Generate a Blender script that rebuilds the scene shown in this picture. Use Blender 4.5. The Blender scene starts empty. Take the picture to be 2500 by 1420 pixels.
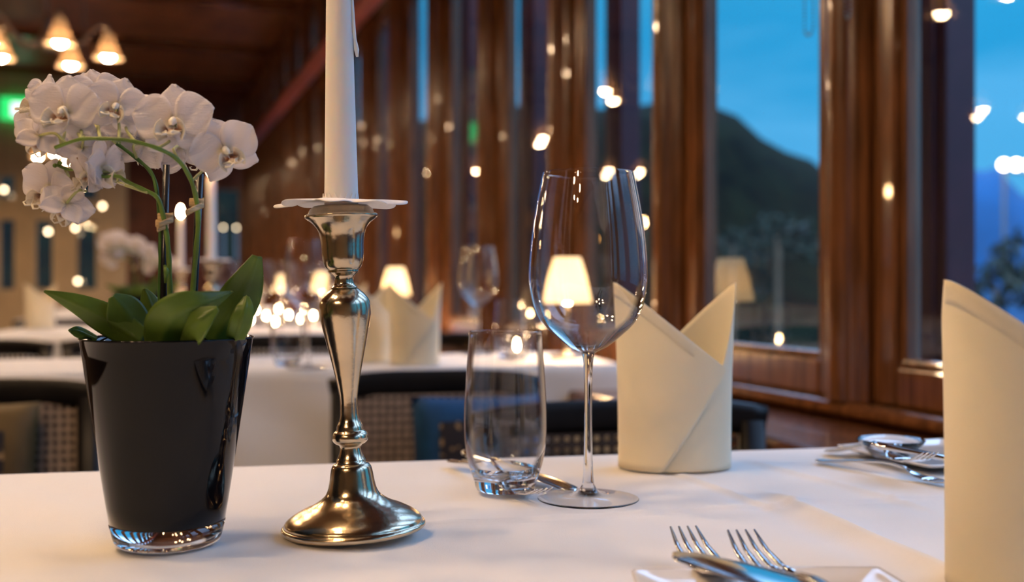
import bpy, bmesh, math, random
from mathutils import Vector, Matrix, Euler
random.seed(7)
R = math.radians
S = bpy.context.scene
C = S.collection
F = 2650.0           # focal length in pixels of the 2500 px wide frame
HY = 692.0           # horizon row
CZ = 0.91            # camera height
TZ = 0.75            # table height

# ------------------------------------------------------------------ camera
cd = bpy.data.cameras.new('camera'); cam = bpy.data.objects.new('camera', cd); C.objects.link(cam)
cam.location = (0, 0, CZ); cam.rotation_euler = (R(90), 0, 0)
cd.sensor_width = 36; cd.lens = F / 2500 * 36; cd.shift_y = -(710 - HY) / 2500
cd.clip_start = 0.02; cd.clip_end = 2000
cd.dof.use_dof = True; cd.dof.focus_distance = 0.72; cd.dof.aperture_fstop = 4.9
S.camera = cam
S.view_settings.view_transform = 'Standard'; S.view_settings.look = 'None'
S.view_settings.gamma = 1; S.view_settings.use_curve_mapping = False
S.view_settings.exposure = 0.40
S.cycles.max_bounces = 14; S.cycles.transmission_bounces = 12; S.cycles.transparent_max_bounces = 24
S.cycles.glossy_bounces = 6; S.cycles.diffuse_bounces = 3
S.cycles.sample_clamp_indirect = 12

# ------------------------------------------------------------------ world: dusk sky
SKY = 1.0
w = bpy.data.worlds.new('World'); S.world = w; w.use_nodes = True
nt = w.node_tree; nt.nodes.clear()
out = nt.nodes.new('ShaderNodeOutputWorld'); bg = nt.nodes.new('ShaderNodeBackground')
tc = nt.nodes.new('ShaderNodeTexCoord'); sep = nt.nodes.new('ShaderNodeSeparateXYZ')
cr = nt.nodes.new('ShaderNodeValToRGB'); nz = nt.nodes.new('ShaderNodeTexNoise')
mp = nt.nodes.new('ShaderNodeMapping'); mp.inputs['Scale'].default_value = (1, 1, 2.6)
nt.links.new(tc.outputs['Generated'], sep.inputs[0]); nt.links.new(tc.outputs['Generated'], mp.inputs[0])
nt.links.new(mp.outputs[0], nz.inputs['Vector']); nz.inputs['Scale'].default_value = 5; nz.inputs['Detail'].default_value = 3
ma = nt.nodes.new('ShaderNodeMath'); ma.operation = 'MULTIPLY_ADD'; ma.inputs[1].default_value = 0.22; 
nt.links.new(nz.outputs[0], ma.inputs[0]); nt.links.new(sep.outputs[2], ma.inputs[2])
nt.links.new(ma.outputs[0], cr.inputs[0])
e = cr.color_ramp.elements
e[0].position = 0.0; e[0].color = (0.02, 0.10, 0.18, 1)
e[1].position = 1.0; e[1].color = (2.0, 3.1, 5.0, 1)
for p, c in ((0.10, (0.01, 0.20, 0.42, 1)), (0.18, (0.065, 0.36, 0.67, 1)), (0.26, (0.075, 0.38, 0.70, 1)), (0.33, (0.02, 0.30, 0.60, 1)), (0.42, (.03, .33, .63, 1)), (0.58, (1.2, 2.0, 3.4, 1))):
    k = e.new(p); k.color = c
nt.links.new(cr.outputs[0], bg.inputs[0]); bg.inputs[1].default_value = SKY
nt.links.new(bg.outputs[0], out.inputs[0])

# ------------------------------------------------------------------ helpers
def P(x, y, Z): return Vector(((x - 1250) / F * Z, Z, CZ - (y - HY) / F * Z))
def T(x, y, z=TZ):
    Z = (CZ - z) * F / (y - HY); return P(x, y, Z)
# window wall frame: s along the wall into the distance, d outward, z up
W0 = Vector((1.15, 0, 0)); U = Vector((-.337, .9415, 0)).normalized(); N = Vector((.9415, .337, 0)).normalized()
WANG = math.atan2(U.y, U.x) - math.pi / 2
def W(s, d, z): return W0 + U * s + N * d + Vector((0, 0, z))
# table frame
TA = math.atan2(.196, .981)
E1 = Vector((math.cos(TA), math.sin(TA), 0)); E2 = Vector((-math.sin(TA), math.cos(TA), 0))

M = {}
def mat(name, col, rough=.5, metal=0, spec=.5, var=0.0, vscale=20, bump=0, bscale=200, trans=0, ior=1.45, emit=None, es=0, coat=0, stretch=None, sss=0, sheen=0, col2=None):
    m = bpy.data.materials.new(name); m.use_nodes = True; n = m.node_tree; b = n.nodes['Principled BSDF']
    b.inputs['Base Color'].default_value = (*col, 1); b.inputs['Roughness'].default_value = rough
    b.inputs['Metallic'].default_value = metal; b.inputs['Specular IOR Level'].default_value = spec
    b.inputs['IOR'].default_value = ior; b.inputs['Transmission Weight'].default_value = trans
    b.inputs['Coat Weight'].default_value = coat; b.inputs['Sheen Weight'].default_value = sheen
    if sss:
        b.inputs['Subsurface Weight'].default_value = sss; b.inputs['Subsurface Radius'].default_value = (1, .6, .4); b.inputs['Subsurface Scale'].default_value = .008
    if emit: b.inputs['Emission Color'].default_value = (*emit, 1); b.inputs['Emission Strength'].default_value = es
    t = n.nodes.new('ShaderNodeTexCoord'); mpn = n.nodes.new('ShaderNodeMapping'); n.links.new(t.outputs['Object'], mpn.inputs[0])
    if stretch: mpn.inputs['Scale'].default_value = stretch
    if var or col2:
        z = n.nodes.new('ShaderNodeTexNoise'); z.inputs['Scale'].default_value = vscale; z.inputs['Detail'].default_value = 5
        n.links.new(mpn.outputs[0], z.inputs['Vector'])
        r_ = n.nodes.new('ShaderNodeValToRGB'); n.links.new(z.outputs[0], r_.inputs[0])
        c2 = col2 or tuple(c * (1 - var) for c in col); c1 = col if col2 else tuple(min(1, c * (1 + var)) for c in col)
        r_.color_ramp.elements[0].position = .35; r_.color_ramp.elements[1].position = .65
        r_.color_ramp.elements[0].color = (*c2, 1); r_.color_ramp.elements[1].color = (*c1, 1)
        n.links.new(r_.outputs[0], b.inputs['Base Color'])
    if bump:
        z = n.nodes.new('ShaderNodeTexNoise'); z.inputs['Scale'].default_value = bscale; z.inputs['Detail'].default_value = 3
        n.links.new(mpn.outputs[0], z.inputs['Vector'])
        bp = n.nodes.new('ShaderNodeBump'); bp.inputs['Strength'].default_value = bump; bp.inputs['Distance'].default_value = .001
        n.links.new(z.outputs[0], bp.inputs['Height']); n.links.new(bp.outputs[0], b.inputs['Normal'])
    M[name] = m; return m

def thin_glass(name, tint=(1, 1, 1), r0=.10):
    """window pane: sees through, mirrors by Fresnel"""
    m = bpy.data.materials.new(name); m.use_nodes = True; n = m.node_tree; n.nodes.clear()
    o = n.nodes.new('ShaderNodeOutputMaterial'); mx = n.nodes.new('ShaderNodeMixShader')
    tr = n.nodes.new('ShaderNodeBsdfTransparent'); gl = n.nodes.new('ShaderNodeBsdfGlossy'); lw = n.nodes.new('ShaderNodeLayerWeight')
    tr.inputs[0].default_value = (*tint, 1); gl.inputs['Roughness'].default_value = 0.004
    lw.inputs[0].default_value = .5
    mr = n.nodes.new('ShaderNodeMath'); mr.operation = 'POWER'; mr.inputs[1].default_value = 3.5
    m2 = n.nodes.new('ShaderNodeMath'); m2.operation = 'MULTIPLY_ADD'; m2.inputs[1].default_value = 1 - r0; m2.inputs[2].default_value = r0
    n.links.new(lw.outputs['Facing'], mr.inputs[0]); n.links.new(mr.outputs[0], m2.inputs[0])
    n.links.new(m2.outputs[0], mx.inputs[0]); n.links.new(tr.outputs[0], mx.inputs[1]); n.links.new(gl.outputs[0], mx.inputs[2])
    n.links.new(mx.outputs[0], o.inputs[0]); M[name] = m; return m

mat('cloth_white', (.80, .78, .76), .85, spec=.15, bump=.25, bscale=1400, var=.015, vscale=6, sheen=.1)
mat('napkin', (.82, .71, .52), .85, spec=.15, bump=.35, bscale=1500, var=.03, vscale=14, sheen=.15, sss=.15)
mat('wood', (.15, .055, .018), .22, var=.35, vscale=9, stretch=(9, 9, .8), coat=.5, bump=.15, bscale=60)
mat('wood_sill', (.13, .045, .016), .25, var=.3, vscale=9, stretch=(3, 3, 3), coat=.4, bump=.15, bscale=60)
mat('wood_red', (.42, .085, .055), .4, var=.25, vscale=6, stretch=(1, 6, 6))
mat('maroon', (.050, .008, .014), .45, var=.2, vscale=8)
mat('floor_wood', (.10, .05, .025), .4, var=.3, vscale=5, stretch=(1, 8, 1))
mat('plaster', (.50, .36, .20), .8, var=.06, vscale=5, bump=.2, bscale=80)
mat('plaster_green', (.45, .42, .25), .8, var=.06, vscale=5)
mat('black_wood', (.006, .005, .005), .42, spec=.25, var=.3, vscale=20)
mat('cane_light', (.26, .20, .16), .55, var=.25, vscale=120, bump=.3, bscale=300)
mat('cane_dark', (.035, .026, .022), .5, var=.25, vscale=120)
mat('cushion_blue', (.0, .045, .14), .8, var=.15, vscale=30, bump=.2, bscale=500)
mat('cushion_brown', (.09, .055, .014), .7, var=.25, vscale=12, bump=.2, bscale=500)
mat('floral', (.012, .010, .016), .75, col2=(.30, .20, .10), vscale=60)
M['floral'].node_tree.nodes['Color Ramp'].color_ramp.elements[0].position = .36
M['floral'].node_tree.nodes['Color Ramp'].color_ramp.elements[1].position = .42
mat('pewter', (.60, .49, .34), .19, metal=1, var=.10, vscale=40, bump=.12, bscale=260)
mat('steel', (.78, .77, .76), .10, metal=1, var=.03, vscale=30, bump=.03, bscale=90)
mat('wax', (.86, .82, .80), .38, sss=.5, var=.02, vscale=10)
mat('paper', (.86, .82, .80), .8, var=.02, bump=.3, bscale=500)
mat('wick', (.03, .025, .02), .9, var=.3)
mat('black_glaze', (.003, .003, .004), .03, spec=.28, var=.3, vscale=8)
mat('glass_base', (.97, .98, 1), .0, trans=1, ior=1.47)
mat('porcelain', (.82, .79, .76), .12, coat=.6, var=.02)
mat('stake', (.012, .012, .014), .25, var=.3, vscale=30)
mat('raffia', (.62, .42, .20), .6, var=.3, vscale=60, stretch=(1, 1, 12), bump=.6, bscale=300)
mat('stem_green', (.12, .20, .030), .4, var=.3, vscale=60)
mat('stalk', (.42, .44, .18), .45, var=.2, vscale=60)
mat('stem_dark', (.05, .13, .02), .4, var=.3, vscale=50)
mat('bark', (.10, .06, .03), .9, var=.5, vscale=90, bump=1, bscale=120)
mat('soil_moss', (.12, .17, .05), .9, var=.6, vscale=160, bump=1, bscale=300)
mat('column_white', (.85, .78, .66), .45, sss=.3, var=.05)
mat('lamp_metal', (.35, .30, .25), .35, metal=1, var=.1)
mat('chandelier_metal', (.42, .35, .28), .45, metal=.4, var=.15)
mat('blind_chain', (.20, .24, .28), .35, metal=.6, var=.1)
mat('dark_metal', (.06, .055, .05), .4, metal=.8, var=.2)
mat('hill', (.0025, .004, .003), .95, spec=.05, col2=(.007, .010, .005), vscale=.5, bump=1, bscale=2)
mat('far_hill', (.0, .05, .13), 1, var=.2, vscale=.02)  # distance haze is put into the blue base colour
mat('foliage', (.014, .022, .010), .8, var=.7, vscale=3)
mat('water', (.006, .03, .06), .12, spec=.6, bump=.6, bscale=.8)
mat('terrace', (.05, .05, .05), .7, var=.2, vscale=2)
thin_glass('pane', (.93, .97, 1.0), .05)
thin_glass('pane_far', (.9, .95, 1), .10)

def walled_glass(name, ior=1.47):
    """thin blown glass: clear where seen square on, bending light towards its edges, mirroring by Fresnel"""
    m = bpy.data.materials.new(name); m.use_nodes = True; n = m.node_tree; n.nodes.clear()
    o = n.nodes.new('ShaderNodeOutputMaterial'); mx = n.nodes.new('ShaderNodeMixShader'); m1 = n.nodes.new('ShaderNodeMixShader')
    tr = n.nodes.new('ShaderNodeBsdfTransparent'); rf = n.nodes.new('ShaderNodeBsdfRefraction'); gl = n.nodes.new('ShaderNodeBsdfGlossy')
    rf.inputs['IOR'].default_value = ior; rf.inputs['Roughness'].default_value = 0; gl.inputs['Roughness'].default_value = 0.003
    lw = n.nodes.new('ShaderNodeLayerWeight'); lw.inputs[0].default_value = .5
    mr = n.nodes.new('ShaderNodeMapRange'); mr.interpolation_type = 'SMOOTHSTEP'; mr.inputs['From Min'].default_value = .40; mr.inputs['From Max'].default_value = .75
    pw = n.nodes.new('ShaderNodeMath'); pw.operation = 'POWER'; pw.inputs[1].default_value = 4.5
    m2 = n.nodes.new('ShaderNodeMath'); m2.operation = 'MULTIPLY_ADD'; m2.inputs[1].default_value = .9; m2.inputs[2].default_value = .045
    n.links.new(lw.outputs['Facing'], mr.inputs[0]); n.links.new(lw.outputs['Facing'], pw.inputs[0]); n.links.new(pw.outputs[0], m2.inputs[0])
    n.links.new(mr.outputs[0], m1.inputs[0]); n.links.new(tr.outputs[0], m1.inputs[1]); n.links.new(rf.outputs[0], m1.inputs[2])
    n.links.new(m2.outputs[0], mx.inputs[0]); n.links.new(m1.outputs[0], mx.inputs[1]); n.links.new(gl.outputs[0], mx.inputs[2]); n.links.new(mx.outputs[0], o.inputs[0])
    M[name] = m; return m
walled_glass('glass')

def emis(name, col, st):
    m = bpy.data.materials.new(name); m.use_nodes = True; n = m.node_tree; n.nodes.clear()
    o = n.nodes.new('ShaderNodeOutputMaterial'); e_ = n.nodes.new('ShaderNodeEmission'); e_.inputs[0].default_value = (*col, 1); e_.inputs[1].default_value = st
    n.links.new(e_.outputs[0], o.inputs[0]); M[name] = m; return m
WARM = (1, .66, .37)
BULB_L = 255
emis('bulb', WARM, BULB_L)
emis('bulb_small', (1, .62, .30), 260)
emis('globe_glow', (1, .72, .42), 9)
emis('flame', (1, .58, .25), 200)
emis('exit_green', (.04, 1, .22), .8)
emis('exit_white', (.7, 1, .8), 1.6)
emis('street_white', (1, .82, .75), 14)
emis('street_orange', (1, .42, .08), 14)
def shade_mat(name, col, st):
    m = bpy.data.materials.new(name); m.use_nodes = True; n = m.node_tree; n.nodes.clear()
    o = n.nodes.new('ShaderNodeOutputMaterial'); ad = n.nodes.new('ShaderNodeAddShader'); mx = n.nodes.new('ShaderNodeMixShader')
    d = n.nodes.new('ShaderNodeBsdfDiffuse'); t = n.nodes.new('ShaderNodeBsdfTranslucent'); e_ = n.nodes.new('ShaderNodeEmission')
    nz = n.nodes.new('ShaderNodeTexNoise'); nz.inputs['Scale'].default_value = 60
    d.inputs[0].default_value = (.8, .74, .62, 1); t.inputs[0].default_value = (.8, .7, .5, 1); e_.inputs[0].default_value = (*col, 1); e_.inputs[1].default_value = st
    mx.inputs[0].default_value = .5
    n.links.new(d.outputs[0], mx.inputs[1]); n.links.new(t.outputs[0], mx.inputs[2]); n.links.new(mx.outputs[0], ad.inputs[0]); n.links.new(e_.outputs[0], ad.inputs[1])
    n.links.new(ad.outputs[0], o.inputs[0]); M[name] = m; return m
shade_mat('bell_glass', (1, .62, .32), .12)
for _n in M['bell_glass'].node_tree.nodes:
    if _n.type in ('BSDF_DIFFUSE', 'BSDF_TRANSLUCENT'): _n.inputs[0].default_value = (.22, .17, .12, 1)
shade_mat('lamp_shade', (1, .68, .36), 1.0)

def petal_mat(name, c1, c2, centre, rad, tl=.35):
    """white petal; colour shifts to c2 near the flower's middle (object space)"""
    m = bpy.data.materials.new(name); m.use_nodes = True; n = m.node_tree; n.nodes.clear()
    o = n.nodes.new('ShaderNodeOutputMaterial'); mx = n.nodes.new('ShaderNodeMixShader')
    d = n.nodes.new('ShaderNodeBsdfPrincipled'); t = n.nodes.new('ShaderNodeBsdfTranslucent'); d.inputs['Roughness'].default_value = .5
    tc = n.nodes.new('ShaderNodeTexCoord'); vm = n.nodes.new('ShaderNodeVectorMath'); vm.operation = 'DISTANCE'; vm.inputs[1].default_value = centre
    n.links.new(tc.outputs['Object'], vm.inputs[0])
    nz = n.nodes.new('ShaderNodeTexNoise'); nz.inputs['Scale'].default_value = 4; n.links.new(tc.outputs['Object'], nz.inputs['Vector'])
    ad = n.nodes.new('ShaderNodeMath'); ad.operation = 'MULTIPLY_ADD'; ad.inputs[1].default_value = rad * .8; n.links.new(nz.outputs[0], ad.inputs[0]); n.links.new(vm.outputs['Value'], ad.inputs[2])
    cr = n.nodes.new('ShaderNodeValToRGB'); n.links.new(ad.outputs[0], cr.inputs[0])
    cr.color_ramp.elements[0].position = min(.9, rad * .6); cr.color_ramp.elements[1].position = min(1, rad * 1.6)
    cr.color_ramp.elements[0].color = (*c2, 1); cr.color_ramp.elements[1].color = (*c1, 1)
    n.links.new(cr.outputs[0], d.inputs['Base Color']); n.links.new(cr.outputs[0], t.inputs[0])
    wv = n.nodes.new('ShaderNodeTexNoise'); wv.inputs['Scale'].default_value = 7; wv.inputs['Detail'].default_value = 2
    mpn = n.nodes.new('ShaderNodeMapping'); mpn.inputs['Scale'].default_value = (.6, 1, 4); n.links.new(tc.outputs['Object'], mpn.inputs[0]); n.links.new(mpn.outputs[0], wv.inputs['Vector'])
    bp = n.nodes.new('ShaderNodeBump'); bp.inputs['Strength'].default_value = .3; bp.inputs['Distance'].default_value = .02
    n.links.new(wv.outputs[0], bp.inputs['Height']); n.links.new(bp.outputs[0], d.inputs['Normal'])
    mx.inputs[0].default_value = tl
    n.links.new(d.outputs[0], mx.inputs[1]); n.links.new(t.outputs[0], mx.inputs[2]); n.links.new(mx.outputs[0], o.inputs[0]); M[name] = m
petal_mat('petal', (.95, .90, .90), (.95, .88, .66), (0, 0, 0), .22, .5)
petal_mat('lip', (.90, .83, .70), (.42, .13, .02), (0, -.16, -.16), .16, .25)
def leaf_mat():
    m = mat('leaf', (.11, .175, .030), .3, var=.35, vscale=30, spec=.4, bump=.2, bscale=300)
    n = m.node_tree; b = n.nodes['Principled BSDF']; o = n.nodes['Material Output']
    t = n.nodes.new('ShaderNodeBsdfTranslucent'); t.inputs[0].default_value = (.16, .30, .03, 1); mx = n.nodes.new('ShaderNodeMixShader'); mx.inputs[0].default_value = .25
    n.links.new(b.outputs[0], mx.inputs[1]); n.links.new(t.outputs[0], mx.inputs[2]); n.links.new(mx.outputs[0], o.inputs[0])
leaf_mat()
def plank_mat(name, c1, c2, scale, axis):
    m = mat(name, c1, .45, var=.3, vscale=6, stretch=(1, 1, 1), spec=.3)
    n = m.node_tree; b = n.nodes['Principled BSDF']; tc = n.nodes.new('ShaderNodeTexCoord'); mp = n.nodes.new('ShaderNodeMapping'); n.links.new(tc.outputs['Object'], mp.inputs[0])
    wv = n.nodes.new('ShaderNodeTexWave'); wv.wave_type = 'BANDS'; wv.bands_direction = axis; wv.wave_profile = 'SAW'; wv.inputs['Scale'].default_value = scale
    n.links.new(mp.outputs[0], wv.inputs['Vector'])
    cr = n.nodes.new('ShaderNodeValToRGB'); cr.color_ramp.elements[0].position = .0; cr.color_ramp.elements[0].color = (*c2, 1); cr.color_ramp.elements[1].position = .12; cr.color_ramp.elements[1].color = (1, 1, 1, 1)
    n.links.new(wv.outputs[0], cr.inputs[0])
    mm = n.nodes.new('ShaderNodeMixRGB'); mm.blend_type = 'MULTIPLY'; mm.inputs[0].default_value = 1
    src = b.inputs['Base Color'].links[0].from_socket
    n.links.new(src, mm.inputs[1]); n.links.new(cr.outputs[0], mm.inputs[2]); n.links.new(mm.outputs[0], b.inputs['Base Color'])
plank_mat('ceiling_wood', (.25, .085, .025), (.25, .22, .2), 2.6, 'Y')
plank_mat('panel_wood', (.12, .03, .012), (.4, .4, .4), 2.0, 'X')

def obj(name, bm, m, parent=None, smooth=True, solid=0, sub=0, bevel=0):
    bmesh.ops.recalc_face_normals(bm, faces=bm.faces)
    me = bpy.data.meshes.new(name); bm.to_mesh(me); bm.free()
    if isinstance(m, str): m = M[m]
    me.materials.append(m)
    if smooth:
        for p in me.polygons: p.use_smooth = True
    o = bpy.data.objects.new(name, me); C.objects.link(o)
    if parent: o.parent = parent
    if solid:
        md = o.modifiers.new('solid', 'SOLIDIFY'); md.thickness = solid; md.offset = 0
    if bevel:
        md = o.modifiers.new('bevel', 'BEVEL'); md.width = bevel; md.segments = 2; md.limit_method = 'ANGLE'
    if sub:
        md = o.modifiers.new('sub', 'SUBSURF'); md.levels = sub; md.render_levels = sub
    return o
def tag(o, label=None, cat=None, group=None, kind=None):
    if label: o['label'] = label
    if cat: o['category'] = cat
    if group: o['group'] = group
    if kind: o['kind'] = kind
    return o
def thing(name, label, cat, loc=(0, 0, 0), rz=0, group=None):
    o = bpy.data.objects.new(name, None); C.objects.link(o); o.empty_display_size = .05
    o.location = loc; o.rotation_euler = (0, 0, rz); tag(o, label, cat, group); return o
def struct(name, bm, m, smooth=False, bevel=0):
    o = obj(name, bm, m, None, smooth, bevel=bevel); o['kind'] = 'structure'; return o
def kids(o): return [c for c in bpy.data.objects if c.parent == o]
def copy_tree(o, parent=None):
    c = o.copy(); C.objects.link(c)
    if parent: c.parent = parent
    for ch in kids(o): copy_tree(ch, c)
    return c
def dup(o, loc, rz=None, label=None, group=None):
    c = copy_tree(o); c.location = loc
    if rz is not None: c.rotation_euler = (0, 0, rz)
    if label: c['label'] = label
    if group: c['group'] = group
    return c

def lathe(bm, prof, seg=48, jitter=None):
    rings = []
    for r, z in prof:
        if r < 1e-6: rings.append([bm.verts.new((0, 0, z))])
        else: rings.append([bm.verts.new((r * math.cos(2 * math.pi * k / seg), r * math.sin(2 * math.pi * k / seg), z)) for k in range(seg)])
    for a, b in zip(rings, rings[1:]):
        for k in range(seg):
            k2 = (k + 1) % seg
            if len(a) == 1 and len(b) == 1: continue
            if len(a) == 1: bm.faces.new((a[0], b[k], b[k2]))
            elif len(b) == 1: bm.faces.new((a[k], a[k2], b[0]))
            else: bm.faces.new((a[k], a[k2], b[k2], b[k]))
    return bm
def smooth_prof(pts, n=4):
    out = []
    for i in range(len(pts) - 1):
        p0 = pts[max(i - 1, 0)]; p1 = pts[i]; p2 = pts[i + 1]; p3 = pts[min(i + 2, len(pts) - 1)]
        for k in range(n):
            t = k / n
            out.append(tuple(.5 * ((2 * p1[j]) + (-p0[j] + p2[j]) * t + (2 * p0[j] - 5 * p1[j] + 4 * p2[j] - p3[j]) * t * t + (-p0[j] + 3 * p1[j] - 3 * p2[j] + p3[j]) * t ** 3) for j in range(len(p1))))
    out.append(tuple(pts[-1])); return out
def box(bm, c, s, rot=None):
    vs = []
    for dx in (-.5, .5):
        for dy in (-.5, .5):
            for dz in (-.5, .5):
                v = Vector((dx * s[0], dy * s[1], dz * s[2]))
                if rot: v = rot @ v
                vs.append(bm.verts.new(v + Vector(c)))
    for f in ((0, 1, 3, 2), (4, 6, 7, 5), (0, 4, 5, 1), (2, 3, 7, 6), (0, 2, 6, 4), (1, 5, 7, 3)): bm.faces.new([vs[i] for i in f])
    return bm
def sweep(bm, pts, rw, rt=None, side=None, n=10, cap=True, power=1.0):
    """elliptical section swept along pts; rw half widths along side, rt half thicknesses"""
    pts = [Vector(p) for p in pts]; L = len(pts)
    if not hasattr(rw, '__len__'): rw = [rw] * L
    if rt is None: rt = rw
    if not hasattr(rt, '__len__'): rt = [rt] * L
    rings = []
    for i, p in enumerate(pts):
        t = (pts[min(i + 1, L - 1)] - pts[max(i - 1, 0)]).normalized()
        sd = Vector(side) if side else (Vector((0, 1, 0)) if abs(t.y) < .9 else Vector((1, 0, 0)))
        sd = (sd - t * sd.dot(t)).normalized(); nn = t.cross(sd)
        ring = []
        for k in range(n):
            a = 2 * math.pi * k / n; c, s = math.cos(a), math.sin(a)
            c = math.copysign(abs(c) ** power, c); s = math.copysign(abs(s) ** power, s)
            ring.append(bm.verts.new(p + sd * rw[i] * c + nn * rt[i] * s))
        rings.append(ring)
    for a, b in zip(rings, rings[1:]):
        for k in range(n): bm.faces.new((a[k], a[(k + 1) % n], b[(k + 1) % n], b[k]))
    if cap: bm.faces.new(rings[0]); bm.faces.new(list(reversed(rings[-1])))
    return bm
def grid(bm, fn, nu, nv, closed=False):
    vs = [[bm.verts.new(fn(i / nu, j / nv)) for j in range(nv + 1)] for i in range(nu + 1)]
    for i in range(nu):
        for j in range(nv): bm.faces.new((vs[i][j], vs[i + 1][j], vs[i + 1][j + 1], vs[i][j + 1]))
    return vs
def B(): return bmesh.new()
def interp(tab, x):
    if x <= tab[0][0]: return tab[0][1]
    for (a, b), (c, d) in zip(tab, tab[1:]):
        if x <= c: return b + (d - b) * (x - a) / (c - a)
    return tab[-1][1]

# ================================================================== THE ROOM
RWALL = Matrix.Rotation(WANG, 3, 'Z')     # local x = N direction, local y = U direction
def wbox(bm, s0, s1, d0, d1, z0, z1):
    box(bm, W((s0 + s1) / 2, (d0 + d1) / 2, (z0 + z1) / 2), (d1 - d0, s1 - s0, z1 - z0), RWALL)
SMIN, SMAX = -2.3, 10.83
ROOMD = -5.2; CEIL = 2.74
bm = B(); wbox(bm, SMIN - .1, SMAX + .1, ROOMD - .1, .12, -.05, 0); struct('floor', bm, 'floor_wood')
bm = B(); grid(bm, lambda u, v: Vector((ROOMD + u * (.12 - ROOMD), SMIN + v * (SMAX - SMIN), 0)), 1, 1)
for v in list(bm.verts): pass
ce = obj('ceiling', bm, 'ceiling_wood', None, False, solid=.03); ce['kind'] = 'structure'
ce.location = W(0, 0, CEIL + .015); ce.rotation_euler = (0, 0, WANG)
# ceiling boards: shallow beams crossing the room
for k in range(9):
    bm = B(); s = -1.2 + k * 1.45; wbox(bm, s, s + .10, ROOMD + .05, -.02, CEIL - .05, CEIL)
    struct('trim_%d' % (40 + k), bm, 'wood')
bm = B(); wbox(bm, SMIN - .1, SMAX + .1, ROOMD - .1, ROOMD, 0, CEIL); struct('wall_left', bm, 'plaster')
bm = B(); wbox(bm, SMIN - .1, SMIN, ROOMD, .12, 0, CEIL); struct('wall_back', bm, 'plaster')
# window wall: parapet, header, upper band
GZ0, GZ1 = .787, 2.06
bm = B(); wbox(bm, SMIN, SMAX, .0, .10, 0, .70); struct('wall_right', bm, 'wood')
bm = B(); wbox(bm, SMIN, SMAX, -.03, .10, GZ1 + .06, GZ1 + .16); struct('trim_1', bm, 'wood')
bm = B()
sweep(bm, [W(SMIN, -.10, GZ1 + .12), W(SMAX, -.10, GZ1 + .0)], .045, .045, (0, 0, 1), 12); struct('trim_2', bm, 'wood_red', True)
bm = B(); wbox(bm, SMIN, SMAX, .0, .10, 2.62, CEIL); struct('trim_3', bm, 'wood')
# sill: board with rounded nose, and ledge under the casements
bm = B(); wbox(bm, SMIN, SMAX, -.255, .0, .672, .700); struct('trim_4', bm, 'wood_sill', bevel=.008)
bm = B(); sweep(bm, [W(SMIN, -.028, .716), W(SMAX, -.028, .716)], .028, .013, N, 12); wbox(bm, SMIN, SMAX, 0, .10, .70, .727); struct('trim_5', bm, 'wood', True)
bm = B(); wbox(bm, SMIN, SMAX, -.02, .0, 0.0, .12); struct('baseboard_right', bm, 'wood')

PITCH = .59; S0 = 1.80
def mull_prof(bm, s, z0, z1):
    # half-round post facing the room with small flutes at both sides
    pr = []
    for k in range(15):
        a = math.pi * k / 14; pr.append((s + .024 * math.cos(a), -.035 - .022 * math.sin(a)))
    pr = [(s + .040, .02), (s + .040, -.020), (s + .030, -.024), (s + .030, -.034)] + pr + [(s - .030, -.034), (s - .030, -.024), (s - .040, -.020), (s - .040, .02)]
    lo = [bm.verts.new(W(a, b, z0)) for a, b in pr]; hi = [bm.verts.new(W(a, b, z1)) for a, b in pr]
    for k in range(len(pr)):
        j = (k + 1) % len(pr); bm.faces.new((lo[k], lo[j], hi[j], hi[k]))
    bm.faces.new(lo); bm.faces.new(hi[::-1])
i0 = int((SMIN - S0) / PITCH)
cells = []
k = 0; s = S0 + i0 * PITCH
while s < SMAX - .1:
    bm = B(); mull_prof(bm, s, .727, 2.62)
    o = struct('trim_%d' % (10 + k if k < 30 else 60 + k), bm, 'wood', False)
    for p in o.data.polygons: p.use_smooth = len(o.data.polygons) > 0 and p.area > 0 and False
    o.modifiers.new('b', 'BEVEL').width = .003
    cells.append(s); k += 1; s += PITCH
# casement: stiles and rails with a stepped glazing bead, pane
HW = PITCH / 2 - .042
def casement_mesh(z0, z1, hw, st=.052):
    bm = B(); zc = (z0 + z1) / 2; hh = (z1 - z0) / 2
    for sg in (-1, 1):
        box(bm, (0, sg * (hw - st / 2), zc), (.05, st, 2 * hh))
        box(bm, (-.004, sg * (hw - st - .006), zc), (.028, .012, 2 * (hh - st)))
    box(bm, (0, 0, z0 + .03), (.0498, 2 * (hw - st), .06)); box(bm, (0, 0, z1 - .03), (.0498, 2 * (hw - st), .06))
    box(bm, (-.004, 0, z0 + .066), (.028, 2 * (hw - st), .012))
    me = bpy.data.meshes.new('casement'); bm.normal_update(); bm.to_mesh(me); bm.free(); me.materials.append(M['wood']); return me
cm = casement_mesh(.7275, GZ1 + .06, HW); cu = casement_mesh(GZ1 + .16, 2.62, HW)
def pane_mesh(z0, z1, hw):
    bm = B(); box(bm, (.0, 0, (z0 + z1) / 2), (.0015, 2 * hw, z1 - z0)); 
    # a single sheet is enough for the thin glass shader
    bm.free(); bm = B(); vs = [bm.verts.new(p) for p in ((0, -hw, z0), (0, hw, z0), (0, hw, z1), (0, -hw, z1))]; bm.faces.new(vs)
    me = bpy.data.meshes.new('pane'); bm.to_mesh(me); bm.free(); me.materials.append(M['pane']); return me
pm = pane_mesh(GZ0 - .01, GZ1 + .01, HW - .045); pu = pane_mesh(GZ1 + .20, 2.58, HW - .045)
tilt = {2: (.6, -1.0), 3: (.2, -.1)}
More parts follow.
